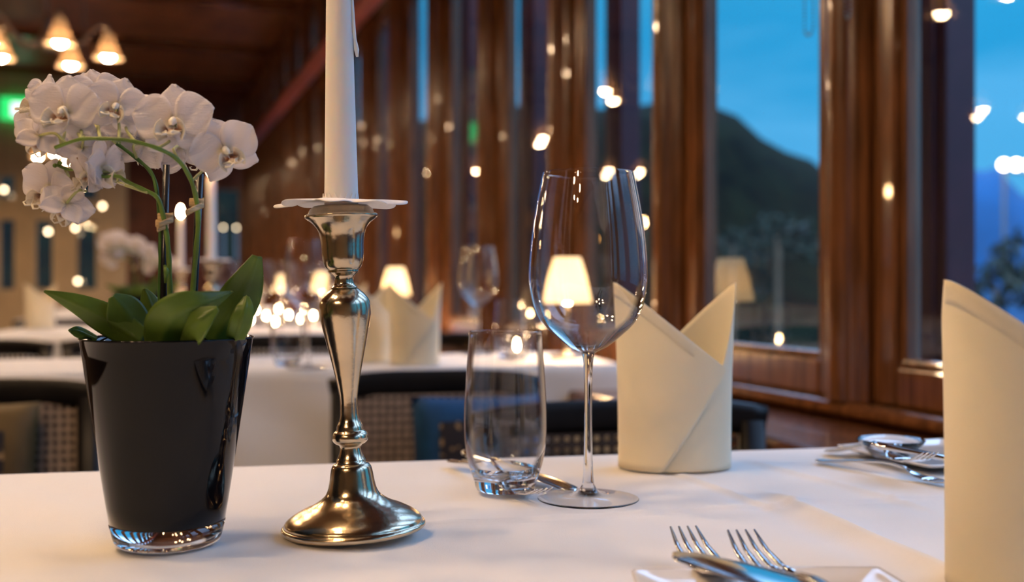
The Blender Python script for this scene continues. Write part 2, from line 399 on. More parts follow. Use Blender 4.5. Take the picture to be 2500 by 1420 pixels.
for i, s in enumerate([cells[0] - PITCH] + cells):
    sc_ = s + PITCH / 2
    if sc_ > SMAX - .2 or sc_ < SMIN + .2: continue
    o = bpy.data.objects.new('window_%d' % (i + 1), cm); C.objects.link(o); o.location = W(sc_, .015, 0); o.rotation_euler = (0, 0, WANG); o['kind'] = 'structure'
    md = o.modifiers.new('bevel', 'BEVEL'); md.width = .006; md.segments = 2
    g = bpy.data.objects.new('pane', pm); C.objects.link(g); g.parent = o
    g.rotation_euler = (0, R(random.uniform(-.25, .25)), R(random.uniform(-.5, .3)))
    o = bpy.data.objects.new('window_%d' % (i + 41), cu); C.objects.link(o); o.location = W(sc_, .015, 0); o.rotation_euler = (0, 0, WANG); o['kind'] = 'structure'
    g = bpy.data.objects.new('pane', pu); C.objects.link(g); g.parent = o

# end wall: panelled wood at the right, beige with tall windows at the left
def tx(x):
    r = (x - 1250) / F; ss = SMAX; Cx = W(ss, 0, 0)
    # point W(ss,-t): solve (Cx.x - N.x t) = r (Cx.y - N.y t)
    return (Cx.x - r * Cx.y) / (N.x - r * N.y)
def ez(y, x):
    t = tx(x); p = W(SMAX, -t, 0); return CZ - (y - HY) / F * p.y
tw0, tw1, tb = tx(592), tx(520), tx(310)
def ewall(name, panels, m):
    bm = B()
    for (t0, t1, z0, z1) in panels: wbox(bm, SMAX, SMAX + .12, -t1, -t0, z0, z1)
    return struct(name, bm, m)
zt, zb = ez(455, 555), ez(645, 555)
ewall('wall_end', [(0, tw0, 0, CEIL), (tw1, tb, 0, CEIL), (tw0, tw1, 0, zb), (tw0, tw1, zt, CEIL)], 'panel_wood')
def end_window(n, t0, t1, z0, z1, fm):
    bm = B(); f = .035
    wbox(bm, SMAX + .0, SMAX + .05, -t0 - f, -t0, z0, z1); wbox(bm, SMAX, SMAX + .05, -t1, -t1 + f, z0, z1)
    wbox(bm, SMAX, SMAX + .05, -t1 + f, -t0 - f, z0, z0 + f); wbox(bm, SMAX, SMAX + .05, -t1 + f, -t0 - f, z1 - f, z1)
    o = struct('window_%d' % n, bm, fm)
    bm = B(); vs = [bm.verts.new(W(SMAX + .03, -a, b)) for a, b in ((t0 + f, z0 + f), (t1 - f, z0 + f), (t1 - f, z1 - f), (t0 + f, z1 - f))]; bm.faces.new(vs)
    g = obj('pane', bm, 'pane_far', o, False)
end_window(81, tw0, tw1, zb, zt, 'wood')
edges = [(245, 180), (138, 78), (45, -10), (-70, -130), (-190, -250)]
zb2, zt2 = ez(715, 200), ez(530, 200)
pan = []; last = tb
for i, (a, b) in enumerate(edges):
    t0, t1 = tx(a), tx(b); pan += [(last, t0, 0, CEIL - .14), (t0, t1, 0, zb2), (t0, t1, zt2, zt2 + .12), (t0, t1, zt2 + .38, CEIL - .14)]
    end_window(82 + i, t0, t1, zb2, zt2, 'plaster'); end_window(90 + i, t0, t1, zt2 + .12, zt2 + .38, 'plaster'); last = t1
pan.append((last, 5.2, 0, CEIL - .14)); pan.append((tb, 5.2, CEIL - .14, CEIL))
ewall('wall_end', pan, 'plaster')
# illuminated exit sign on the end wall
p = W(SMAX - .06, -tx(42), ez(268, 42))
sg = thing('exit_sign', 'glowing green and white emergency exit sign high on the far beige wall', 'sign', p, WANG)
bm = B(); box(bm, (0, 0, 0), (.26, .05, .19)); obj('sign_box', bm, 'exit_green', sg, False, bevel=.006)
bm = B(); box(bm, (.03, -.027, -.01), (.14, .004, .12)); obj('light_panel', bm, 'exit_white', sg, False)

# ================================================================== OUTSIDE
bm = B(); grid(bm, lambda u, v: Vector((-40 + 400 * u, -60 + 900 * v, -4)), 2, 2); o = struct('trim_90', bm, 'water'); o.name = 'lake'; tag(o, 'dusky blue lake seen beyond the windows', 'lake', kind='structure')
bm = B(); wbox(bm, -8, 22, .12, 4.5, -.35, -.2); o = struct('terrace', bm, 'terrace')
for i, (x, Zp, pw_) in enumerate(((2300, 2.16, .105), (1520, 3.60, .12), (1305, 4.33, .16), (1148, 5.10, .17), (1003, 6.1, .12), (935, 6.9, .18))):
    p = P(x, 700, Zp); bm = B(); box(bm, (0, 0, 1.3), (.075, pw_, 3.1)); box(bm, (-.04, 0, 1.3), (.012, pw_ * .5, 3.1))
    o = obj('veranda_post', bm, 'maroon', None, False, bevel=.006); o.location = (p.x, p.y, -.2 + .25); o.rotation_euler = (0, 0, WANG)
    tag(o, ['maroon wooden post outside the rightmost window', 'maroon post outside the window behind the large wine glass', 'maroon outdoor post, third from the right along the windows', 'maroon outdoor post, fourth from the right along the windows', 'maroon outdoor post, last but one along the windows', 'maroon outdoor post farthest away along the windows'][i], 'post', 'veranda posts outside the windows')
def ridge(name, Z, tab, m, rough, label, cat, depth, x0, x1, seed):
    random.seed(seed); bm = B(); n = 90; ph = [random.uniform(0, 6) for _ in range(6)]
    def fn(u, v):
        x = x0 + (x1 - x0) * u; h = interp(tab, x); top = (HY - h) / F * Z + CZ
        top += rough * Z / 60 * (math.sin(u * 40 + ph[0]) + .6 * math.sin(u * 93 + ph[1]) + .4 * math.sin(u * 190 + ph[2]))
        vz = math.sin(v * math.pi / 2); X = (x - 1250) / F * Z
        zz = Z + depth * v; top = (HY - h) / F * zz + CZ + (top - ((HY - h) / F * Z + CZ)); X = (x - 1250) / F * zz
        return Vector((X, zz, -4 + (top + 4) * vz + rough * .5 * math.sin(u * 70 + v * 30)))
    grid(bm, fn, n, 12); o = obj(name, bm, m, None, True); tag(o, label, cat, kind='structure'); return o
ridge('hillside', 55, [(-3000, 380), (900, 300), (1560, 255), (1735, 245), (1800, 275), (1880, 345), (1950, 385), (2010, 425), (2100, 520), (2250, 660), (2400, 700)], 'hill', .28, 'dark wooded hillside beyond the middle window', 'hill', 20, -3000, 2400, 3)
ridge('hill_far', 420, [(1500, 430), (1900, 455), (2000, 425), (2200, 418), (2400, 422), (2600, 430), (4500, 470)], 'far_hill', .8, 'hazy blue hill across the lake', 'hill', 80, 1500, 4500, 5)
def bush(name, loc, r, label, seed, nl=260):
    random.seed(seed); bm = B()
    for k in range(nl):
        a = random.uniform(0, 2 * math.pi); b = math.acos(random.uniform(-.3, 1)); rr = r * random.uniform(.55, 1)
        c = Vector((rr * math.sin(b) * math.cos(a), rr * math.sin(b) * math.sin(a), rr * math.cos(b) * .9 + r * .3))
        q = Euler((random.uniform(0, 6), random.uniform(0, 6), random.uniform(0, 6))).to_matrix(); sz = r * .13
        vs = [bm.verts.new(c + q @ Vector(v)) for v in ((-sz, 0, 0), (0, sz * .5, .1 * sz), (sz, 0, 0), (0, -sz * .5, .1 * sz))]; bm.faces.new(vs)
    t = thing(name, label, 'bush', loc); o = obj('foliage', bm, 'foliage', t, False)
    bm = B(); sweep(bm, [(0, 0, -4 - loc.z), (0, 0, r * .6)], r * .06); obj('trunk', bm, 'bark', t)
for i, (x, y, Z, r, lb) in enumerate(((2430, 760, 14, .55, 'round dark shrub outside the rightmost window, near the napkin tip'), (2540, 700, 16, .8, 'tall shrub outside at the right edge of the view'),
        (1900, 640, 18, .7, 'dark shrub outside the middle window, right of the napkin tip'), (1790, 650, 20, .6, 'dark shrub outside the middle window, behind the standing napkin'))):
    bush('shrub', P(x, y, Z), r, lb, 20 + i)
def street_lamp(x, y, Z, m, n, label, r=.09, sp=.0):
    p = P(x, y, Z); t = thing('street_lamp', label, 'street lamp', (p.x, p.y, -4), 0, 'street lamps outside')
    h = p.z + 4; bm = B(); sweep(bm, [(0, 0, 0), (0, 0, h - r)], .05); obj('pole', bm, 'dark_metal', t)
    if n > 1: bm = B(); sweep(bm, [(0, 0, h - r - .05), (sp * (n - 1), 0, h - r - .05)], .03); obj('arm', bm, 'dark_metal', t)
    for k in range(n):
        bm = B(); bmesh.ops.create_uvsphere(bm, u_segments=14, v_segments=8, radius=r); o = obj('globe', bm, m, t); o.location = (sp * k, 0, h)
street_lamp(2451, 402, 30, 'street_white', 3, 'tall street lamp with three white globes outside the rightmost window', .13, .34)
street_lamp(1611, 565, 30, 'street_orange', 1, 'orange street lamp outside, just left of the thick brown window post', .12)
street_lamp(1362, 577, 34, 'street_orange', 1, 'orange street lamp outside, seen through the left of the large wine glass', .11)
street_lamp(1450, 583, 38, 'street_orange', 1, 'orange street lamp outside, seen through the middle of the large wine glass', .09)
street_lamp(905, 632, 30, 'street_orange', 1, 'orange street lamp outside, right of the candlestick cup', .12)
for i, (x, y, wh) in enumerate(((545, 555, 'left of a pair'), (577, 556, 'right of a pair'), (640, 575, 'alone'))):
    pass

# ================================================================== FOREGROUND TABLE
def cloth_fn(L, D, drop, crease):
    def fn(u, v):
        # u,v in 0..1 over the whole cloth incl. drops (flat top with bent sides)
        a = -drop + u * (L + 2 * drop); b = -drop + v * (D + 2 * drop)
        ox = max(0, -a) + max(0, a - L); oy = max(0, -b) + max(0, b - D); o_ = max(ox, oy)
        x = min(max(a, 0), L); y = min(max(b, 0), D); sx = -1 if a < 0 else 1; sy = -1 if b < 0 else 1
        z = 0
        if o_ > 0:
            k = min(o_, .012) ; fl = .010 + .012 * math.sin(a * 23 + b * 17) * min(1, o_ / .1) * .6
            if ox > 0: x += sx * (fl if ox > .012 else fl * ox / .012)
            if oy > 0: y += sy * (fl if oy > .012 else fl * oy / .012)
            z = -max(0, o_ - .004)
        else: z = crease(x, y)
        return Vector((x, y, z))
    return fn
def bumpy(d, w_, h): return h * math.exp(-abs(d) / w_) if h > 0 else h * math.exp(-(d / w_) ** 2)
# main table: local x along E1, local y along E2, origin at its near-left corner
TL, TD = 1.20, .80
far_right = Vector((.47, 1.096, 0)); org = far_right - E1 * TL - E2 * TD
def to_loc(p): q = Vector((p.x, p.y, 0)) - org; return q.dot(E1), q.dot(E2)
cl = []
def crease_line(a, b, w_, h): 
    A = Vector(to_loc(T(*a))); Bq = Vector(to_loc(T(*b))); d = (Bq - A); Ln = d.length; d.normalize(); cl.append((A, d, Ln, w_, h))
crease_line((1050, 1274), (2330, 1206), .0035, .0024)
crease_line((1683, 1162), (1859, 1222), .004, .0022)
crease_line((1925, 1222), (2330, 1405), .010, .0064)
crease_line((1864, 1129), (2210, 1222), .005, .0022)
crease_line((560, 1345), (60, 1290), .012, .0005)
def main_crease(x, y):
    z = .0006 * math.sin(x * 31 + y * 9) * math.sin(y * 27 + 1) + .0002 * math.sin(x * 90 + y * 60)
    p = Vector((x, y))
    for A, d, Ln, w_, h in cl:
        q = p - A; t = q.dot(d)
        dist = q.x * d.y - q.y * d.x
        fade = 1 if 0 < t < Ln else math.exp(-((min(abs(t), abs(t - Ln))) / .03) ** 2)
        z += fade * (bumpy(dist, w_, h) + bumpy(dist - w_ * 2.2, w_ * 1.6, -h * .35))
    return z
def make_table(name, label, loc, L, D, group=None):
    t = thing(name, label, 'table', loc, TA, group)
    bm = B(); box(bm, (L / 2, D / 2, TZ - .024), (L, D, .03)); obj('tabletop', bm, 'black_wood', t, False, bevel=.004)
    for lx in (.07, L - .07):
        for ly in (.07, D - .07): bm = B(); box(bm, (lx, ly, (TZ - .039) / 2), (.05, .05, TZ - .039)); obj('leg', bm, 'black_wood', t, False)
    return t
make_table('dining_table', 'dining table under the white cloth in the foreground', (org.x, org.y, 0), TL, TD)
bm = B(); grid(bm, cloth_fn(TL, TD, .24, main_crease), 560, 420)
o = obj('tablecloth', bm, 'cloth_white', None, True); o.location = (org.x, org.y, TZ - .0012); o.rotation_euler = (0, 0, TA)
tag(o, 'white creased tablecloth on the foreground table under the orchid and candlestick', 'tablecloth')

# ---- flower pot
ppos = T(410, 1325); k = ppos.y / F
pot = thing('flower_pot', 'tapered glossy black flower pot with clear glass foot at left', 'pot', (ppos.x, ppos.y, TZ + .0005))
rb, rt_, hp = 127 * k, 203 * k, .125
def rr(z): return rb + (rt_ - rb) * (z / hp) ** .93
z0 = .0135
prof = [(0, z0), (rr(z0) * .97, z0)] + [(rr(z0 + (hp - z0) * i / 10) * .995, z0 + .0004 + (hp - z0) * i / 10) for i in range(11)] + [(rt_ + .0006, hp + .0012), (rt_ - .0008, hp + .0018), (rt_ - .0030, hp + .0008), (rt_ - .0045, hp - .004), (rr(.09) - .005, .09), (0, .088)]
bm = B(); lathe(bm, prof, 96); obj('pot_body', bm, 'black_glaze', pot)
prof = [(0, .0), (rb * .90, .0), (rb * .975, .0012), (rb + .0002, .004), (rr(z0 - .0003), z0 - .0003), (0, z0 - .0003)]
bm = B(); lathe(bm, prof, 96); tag(obj('pot_foot', bm, 'glass_base', pot), 'clear glass foot')
bm = B(); lathe(bm, [(0, .0885), (rr(.09) - .0055, .0885), (rr(.112) - .006, .110), (rr(.112) * .6, .115), (0, .117)], 40); 
for v in bm.verts: v.co.z += random.uniform(-.002, .002) if v.co.z > .1 else 0
obj('bark_mix', bm, 'soil_moss', pot)

# ---- orchid
OR = thing('orchid', 'white orchid with arching stems in the black pot at left', 'plant', (ppos.x, ppos.y, TZ + .11))
OO = Vector(OR.location)
def O(x, y, dz=0): return P(x, y, ppos.y + dz) - OO
def leaf(spine, ws, side, cup=.35, name='leaf', nu=24, face=False):
    sp = smooth_prof([tuple(O(*s)) for s in spine], 8); wp = smooth_prof([(w_,) for w_ in ws], 8)
    sp = [Vector(s) for s in sp]; n = len(sp) - 1; sd0 = Vector(side).normalized()
    bm = B()
    def fn(u, v):
        i = min(int(u * n + .5), n); t = (sp[min(i + 1, n)] - sp[max(i - 1, 0)]).normalized()
        if face: s_ = Vector((t.z, 0, -t.x)).normalized() + Vector((0, face, 0)); sd = (s_ - t * s_.dot(t)).normalized()
        else: sd = (sd0 - t * sd0.dot(t)).normalized()
        nn = t.cross(sd); w_ = max(wp[i][0], 0) * k
        q = (v - .5) * 2
        # shallow channel along the midrib
        return sp[i] + sd * w_ * q + nn * (cup * w_ * (abs(q) ** 1.6) - .0012 * math.exp(-(q * 9) ** 2))
    grid(bm, fn, n, 12)
    o = obj(name, bm, 'leaf', OR, True, solid=.0011); return o
leaf([(345, 832, 0), (270, 785, .0), (190, 742, -.005), (108, 710, -.01)], [30, 38, 24, 2], (.35, .1, 1), .35)
leaf([(352, 845, .005), (326, 795, .004), (298, 752, .0), (274, 722, -.004)], [30, 46, 42, 10], (1, 0, 0), .25, face=.5)
leaf([(385, 830, .03), (375, 770, .03), (362, 730, .03), (352, 704, .03)], [18, 24, 20, 3], (1, .3, 0), .3)
leaf([(395, 846, -.030), (408, 795, -.040), (445, 760, -.043), (505, 738, -.038), (566, 712, -.025)], [40, 50, 46, 26, 2], (1, 0, 0), .22, face=.45)
leaf([(440, 846, -.018), (452, 815, -.036), (482, 782, -.044), (532, 752, -.042)], [14, 40, 38, 6], (1, 0, 0), .16, face=-.35)
leaf([(520, 835, -.01), (565, 765, -.01), (600, 700, -.01), (628, 625, -.015)], [36, 50, 44, 12], (.9, .25, .4), .16)
leaf([(575, 828, -.02), (588, 790, -.025), (598, 750, -.025), (602, 724, -.02)], [22, 26, 20, 6], (1, .3, .1), .25)
leaf([(235, 828, .005), (205, 815, .0), (185, 808, -.005), (168, 806, -.01)], [8, 13, 12, 2], (.2, .3, 1), .3)
# stems
def stem(pts, r, m='stem_green', name='flower_stem'):
    sp = smooth_prof([tuple(O(*p)) for p in pts], 5); bm = B(); n = len(sp)
    rr_ = [k * (r[0] + (r[1] - r[0]) * i / (n - 1)) * (1 + .10 * math.sin(i * 1.3)) for i in range(n)]
    sweep(bm, sp, rr_, rr_, (0, 1, 0), 10); return obj(name, bm, m, OR)
A_pts = [(466, 850, 0), (470, 720, 0), (478, 620, -.004), (484, 540, -.006), (478, 480, -.008), (462, 430, -.018), (432, 388, -.028), (385, 362, -.036), (330, 346, -.040), (290, 340, -.042), (245, 338, -.042), (195, 340, -.040), (135, 360, -.034)]
B_pts = [(422, 850, .0), (415, 720, 0), (413, 640, -.003), (408, 580, -.005), (398, 525, -.008), (384, 482, -.01), (345, 460, -.012), (308, 442, -.013), (288, 430, -.013), (250, 430, -.010), (200, 412, -.006), (168, 414, -.004), (138, 402, -.004)]
C_pts = [(392, 850, .004), (390, 720, .004), (392, 620, .004), (390, 540, .006), (382, 460, .008), (368, 420, .01), (335, 388, .012), (285, 350, .014)]
stem(A_pts, (6.2, 4.2)); stem(B_pts, (6.5, 3.4)); stem(C_pts, (5.5, 4.5), 'stem_dark')
bm = B(); sweep(bm, [O(395, 850, .006), O(399, 720, .004), O(406, 402, .004)], k * 8.5, k * 8.5, (0, 1, 0), 8); obj('stake', bm, 'stake', OR)
bm = B(); sweep(bm, [O(474, 850, .004), O(474, 720, .003), O(488, 424, .001)], k * 9, k * 9, (0, 1, 0), 8); obj('stake', bm, 'stake', OR)
def tie(c, r, turns, tailpx):
    bm = B(); n = turns * 14; pts = []
    for i in range(n + 1):
        a = 2 * math.pi * i / 14; pts.append(O(c[0], c[1] - 6 + 12 * i / n, c[2]) + Vector((r * k * math.cos(a), r * k * .8 * math.sin(a), 0)))
    sweep(bm, pts, .0016, .0004, (0, 0, 1), 6)
    q = O(*tailpx); sweep(bm, [pts[-1], (pts[-1] + q) / 2 + Vector((0, -.002, 0)), q], .0018, .0004, (0, 0, 1), 6)
    obj('raffia_tie', bm, 'raffia', OR)
tie((480, 494, -.002), 17, 3, (455, 520, -.02)); tie((404, 530, -.002), 18, 3, (388, 550, -.02)); tie((396, 545, -.002), 15, 2, (384, 560, -.02))
bm = B(); sweep(bm, [O(492 - 90, 648, -.006), O(406, 660, -.008), O(404, 690, -.006)], [.0008, .0016, .0008]); obj('bud_scale', bm, 'stem_green', OR)

# flower: radius 1 along petals, faces -Y
def petal_grid(bm, ang, length, width, base, fwd, cup, pw=.62, tip=.85, seg=(12, 10), wav=.02):
    ca, sa = math.cos(ang), math.sin(ang)
    def fn(u, v):
        u2 = u; q = (v - .5) * 2
        wv = width * (math.sin(math.pi * (u2 ** pw) * .985) ** tip) * (1 if u2 > 0 else 1) + .03 * (1 - u2)
        r = base + length * u2 * (1 - .06 * q * q * u2); t = q * wv
        y = -fwd * u2 - cup * (q * q) * wv + .10 * u2 * u2 * length + wav * math.sin(7 * u2 + 5 * q)
        return Vector((r * sa + t * ca, y, r * ca - t * sa))
    grid(bm, fn, *seg)
def flower_meshes():
    bm = B()
    petal_grid(bm, 0, .92, .42, .05, .10, -.16, .85, .55, wav=.03)
    petal_grid(bm, R(130), .90, .38, .05, .06, -.16, .8, .6, wav=.03)
    petal_grid(bm, R(-130), .90, .38, .05, .06, -.16, .8, .6, wav=.03)
    for v in bm.verts: v.co.y += .03
    petal_grid(bm, R(72), .98, .56, .04, .16, .16, .95, .55, wav=.05)
    petal_grid(bm, R(-72), .98, .56, .04, .16, .16, .95, .55, wav=.05)
    bmesh.ops.recalc_face_normals(bm, faces=bm.faces)
    a = bpy.data.meshes.new('flower'); bm.to_mesh(a); bm.free(); a.materials.append(M['petal'])
    # lip: cup of two side lobes, pointed front lobe, curled tendrils
    bm = B()
    for sg in (-1, 1):
        def fn(u, v, sg=sg):
            aa = R(20) + R(120) * u; rr2 = .20 * math.sin(math.pi * min(1, .15 + v * .85)) ** .5
            return Vector((sg * (.06 + .20 * math.sin(aa) * (.4 + .6 * v)), -.10 - .26 * v, -.20 + .27 * math.cos(aa) * (.3 + .7 * v) * .9 - .02))
        grid(bm, fn, 8, 6)
    def fn(u, v):
        q = (v - .5) * 2; wv = .17 * math.sin(math.pi * (u ** .6) * .95) ** .8 + .02
        return Vector((q * wv, -.14 - .34 * u + .10 * q * q, -.20 - .26 * u + .16 * u * u + .09 * q * q))
    grid(bm, fn, 10, 8)
    for sg in (-1, 1):
        sweep(bm, [(sg * .02, -.47, -.30), (sg * .10, -.53, -.33), (sg * .18, -.50, -.30), (sg * .17, -.42, -.27), (sg * .11, -.40, -.29)], [.026, .022, .018, .013, .006], None, (0, 0, 1), 6)
    bmesh.ops.create_uvsphere(bm, u_segments=10, v_segments=6, radius=.065, matrix=Matrix.Translation((0, -.25, -.24)))
    b = bpy.data.meshes.new('lip'); bmesh.ops.recalc_face_normals(bm, faces=bm.faces); bm.to_mesh(b); bm.free(); b.materials.append(M['lip'])
    bm = B(); sweep(bm, [(0, 0, .04), (0, -.10, .03), (0, -.20, -.02), (0, -.26, -.08), (0, -.27, -.11)], [.06, .085, .085, .06, .02], None, (1, 0, 0), 10)
    c = bpy.data.meshes.new('column'); bm.to_mesh(c); bm.free(); c.materials.append(M['column_white'])
    for me in (a, b, c):
        for p in me.polygons: p.use_smooth = True
    return a, b, c
FM = flower_meshes()
stempts = [Vector(q) for pts in (A_pts, B_pts, C_pts) for q in smooth_prof([tuple(O(*p)) for p in pts], 4)]
stem_up = [q for q in stempts if q.z > .10]
def flower(x, y, dz, rad, yaw, pitch, roll, att=None):
    c = O(x, y, dz)
    o = bpy.data.objects.new('flower', FM[0]); C.objects.link(o); o.parent = OR; o.location = c
    o.rotation_euler = (Euler((0, R(roll), 0)).to_matrix().to_4x4() and (Matrix.Rotation(R(yaw), 3, 'Z') @ Matrix.Rotation(R(pitch), 3, 'X') @ Matrix.Rotation(R(roll), 3, 'Y'))).to_euler()
    o.scale = (rad * k,) * 3
    md = o.modifiers.new('s', 'SOLIDIFY'); md.thickness = .02
    l = bpy.data.objects.new('lip', FM[1]); C.objects.link(l); l.parent = o; l.scale = (1.45, 1.45, 1.35)
    md = l.modifiers.new('s', 'SOLIDIFY'); md.thickness = .02
    cc = bpy.data.objects.new('column', FM[2]); C.objects.link(cc); cc.parent = o; cc.scale = (1.15, 1.2, 1.15)
    back = c + o.rotation_euler.to_matrix() @ Vector((0, rad * k * .06, 0))
    a = O(*att) if att else min(stem_up, key=lambda q: (q - c).length)
    out_ = o.rotation_euler.to_matrix() @ Vector((0, rad * k * .45, 0))
    bm = B(); sp = smooth_prof([tuple(a), tuple((a + back) / 2 + out_ * .9), tuple(back)], 6); sweep(bm, sp, [k * 3.6] * len(sp), None, (0, 1, 0), 8)
    obj('flower_stalk', bm, 'stalk', OR)
FL = [ # x, y, dz, radius px, yaw, pitch, roll, attach
 (427, 300, -.020, 98, 2, -4, -4, (385, 362, -.036)),
 (550, 368, -.016, 86, 20, 4, -26, (470, 440, -.014)),
 (160, 272, -.024, 90, -4, -2, 4, (196, 340, -.040)),
 (284, 262, -.018, 78, 14, -4, 16, (290, 340, -.042)),
 (104, 250, -.002, 74, -34, -6, 14, (150, 352, -.034)),
 (80, 296, .012, 62, -28, 10, -30, (150, 352, -.034)),
 (98, 332, -.020, 62, -148, 24, -20, (160, 348, -.036)),
 (184, 236, .018, 70, -12, -16, 10, (245, 338, -.042)),
 (236, 232, .012, 74, 24, -16, -10, (245, 338, -.042)),
 (222, 335, .020, 78, 168, 14, 6, (200, 340, -.040)),
 (200, 362, .010, 70, -150, 30, -20, (200, 340, -.040)),
 (352, 350, .020, 90, 172, 12, -14, (335, 388, .012)),
 (330, 290, .020, 74, 160, 0, 24, (330, 346, -.04)),
 (448, 356, .022, 92, 168, 10, 20, (440, 395, -.026)),
 (122, 462, .004, 82, -18, 12, 22, (160, 415, -.004)),
 (162, 498, -.016, 66, -150, 30, -28, (210, 466, -.004)),
 (212, 422, -.012, 60, -46, 26, 10, (288, 440, -.01)),
 (252, 412, -.006, 78, 78, 4, -14, (360, 470, -.012)),
 (300, 350, .024, 74, 170, 6, 0, (285, 350, .014)),
]
for f in FL: flower(*f[:7], att=f[7])
for (x, y, dx) in ((134, 404, 4), (146, 398, 3)):
    bm = B(); bmesh.ops.create_uvsphere(bm, u_segments=10, v_segments=8, radius=k * 5.5); o = obj('flower_bud', bm, 'stem_green', OR); o.location = O(x, y, -.004)

# ---- candlestick (leans a little to the left)
cpos = T(864, 1300); kc = cpos.y / F
prof = [(0, 0), (160, 0), (171, 2), (175, 6), (175, 12), (171, 16), (168, 18), (165, 26), (150, 38), (124, 52), (100, 62), (83, 72), (68, 84), (60, 98), (55, 118), (50, 146), (46, 157), (40, 162)]
base_p = smooth_prof(prof[3:], 3); base_p = prof[:3] + base_p
stem_p = [(40, 162), (35.5, 162.5), (35.5, 171)] + smooth_prof([(35, 172), (30, 182), (26, 198), (27, 206), (36, 211)], 3) + smooth_prof([(36, 211), (42, 217), (44, 226), (41, 236), (33, 243)], 3) + smooth_prof([(33, 244), (31, 254), (24, 270), (22, 290), (23, 330), (35, 396), (50, 463), (60, 510), (62.5, 535), (60, 557), (49, 574), (38, 584), (30, 590)], 4) + smooth_prof([(34, 590), (25, 598), (23, 610), (26, 620), (36, 628)], 3)
cup_p = [(36, 628), (37, 632)] + smooth_prof([(36, 634), (44, 642), (50, 662), (52, 700), (57, 728), (69, 747), (86, 760)], 4) + [(89, 763), (89, 767), (86, 770), (80, 772), (76, 782), (66, 790), (48, 792), (43, 790), (42, 740), (0, 738)]
lean = -.040
cs = thing('candlestick', 'pewter baluster candlestick holding a tall white candle in front', 'candlestick', (cpos.x, cpos.y, TZ + .0012))
cs.rotation_euler = (0, lean, 0); cs.location.z += 174 * kc * math.sin(-lean) * .5
for nm, pr in (('candlestick_base', base_p), ('candlestick_stem', stem_p), ('candle_cup', cup_p)):
    bm = B(); lathe(bm, [(r * kc, z * kc) for r, z in pr], 96); obj(nm, bm, 'pewter', cs)
Rl = Matrix.Rotation(lean, 3, 'Y')
def on_stick(h, x=0, y=0): return Vector(cs.location) + Rl @ Vector((x * kc, y * kc, h * kc))
cn = thing('candle', 'tall white tapered candle with a wax drip in the front candlestick', 'candle', on_stick(745)); cn.rotation_euler = (0, lean + .028, 0)
CH = 1000
prof = [(0, 0), (40.5, 0)] + [(41 - 19 * (i / 12), 60 + (CH - 60) * i / 12) for i in range(13)] + [(18, CH + 5), (0, CH + 2)]
bm = B(); lathe(bm, [(r * kc, z * kc) for r, z in prof], 64); obj('candle_body', bm, 'wax', cn)
bm = B(); sweep(bm, [(0, 0, CH * kc), (.001, 0, CH * kc + .008)], .0007); obj('wick', bm, 'wick', cn)
def rc(h): return (41 - 19 * (h - 60) / (CH - 60)) * kc
bm = B(); dp = [(rc(640) - .0004, -.001, 640 * kc), (rc(560) + .0002, -.001, 560 * kc), (rc(480) + .0008, -.001, 480 * kc), (rc(450) + .0014, -.001, 450 * kc), (rc(425) + .0022, -.001, 425 * kc), (rc(405) + .0024, -.001, 408 * kc)]
sweep(bm, dp, [.0006, .0010, .0012, .0010, .0017, .0008], None, (0, 1, 0), 10); obj('wax_drip', bm, 'wax', cn)
# paper drip guard: scalloped flower with teeth around the candle
dg = thing('paper_candle_ring', 'white scalloped paper ring around the foot of the front candle', 'paper ring', on_stick(803)); dg.rotation_euler = (.02, lean + .03, 0)
bm = B(); n = 160; rings = []
for j in range(9):
    v = j / 8; ring = []
    for i in range(n):
        a = 2 * math.pi * i / n; pet = .5 + .5 * math.cos(8 * a); Rm = 118 + 46 * pet ** .6
        r = (44 + (Rm - 44) * v) * kc
        z = (-9 * v ** 2 + 6 * math.sin(3 * a + .5) * v + 7 * pet * v * v * math.sin(5 * a)) * kc + .0004 * (1 - v)
        ring.append(bm.verts.new((r * math.cos(a), r * math.sin(a), z)))
    rings.append(ring)
for a_, b_ in zip(rings, rings[1:]):
    for i in range(n): bm.faces.new((a_[i], a_[(i + 1) % n], b_[(i + 1) % n], b_[i]))
obj('paper_disc', bm, 'paper', dg, True, solid=.0005)
bm = B()
for i in range(18):
    a = 2 * math.pi * i / 18; a0 = a - math.pi / 18; a1 = a + math.pi / 18; r = 44 * kc; r2 = 42.5 * kc
    vs = [bm.verts.new((r * math.cos(a0), r * math.sin(a0), 0)), bm.verts.new((r * math.cos(a1), r * math.sin(a1), 0)), bm.verts.new((r2 * math.cos(a), r2 * math.sin(a), 17 * kc))]; bm.faces.new(vs)
obj('paper_teeth', bm, 'paper', dg, False, solid=.0004)

# ---- wine glass
gpos = T(1436, 1222); kg = gpos.y / F
outer = [(16, 356), (30, 364), (49, 374), (79, 398), (103, 420), (119, 440), (132, 468), (140, 500), (144.5, 530), (145, 555), (143, 590), (137, 652), (127, 716), (117, 768), (111, 796)]
so = smooth_prof(outer, 4)
inner = [(max(r - (3.0 if z > 420 else 3.0 + (420 - z) / 64 * 5), 0), z + (0 if z > 420 else (420 - z) * .08)) for r, z in so if z > 366]
bowl_p = so + [(110.2, 797.5), (109, 797.5)] + inner[::-1][1:] + [(12, 371), (0, 369)]
stem_p2 = smooth_prof([(15, 36), (12, 60), (10.5, 110), (9.5, 180), (9.5, 260), (11, 320), (13.5, 345), (16, 356)], 3)
foot_p = [(0, 3), (60, 1.6), (112, 0), (122, .6), (124, 2.4), (122, 4.2)] + smooth_prof([(112, 5.4), (70, 9), (42, 14), (24, 23), (15, 36)], 4)
WG = thing('wine_glass', 'large empty wine glass in sharp focus beside the tumbler', 'wine glass', (gpos.x, gpos.y, TZ + .0012), 0, 'wine glasses on the tables')
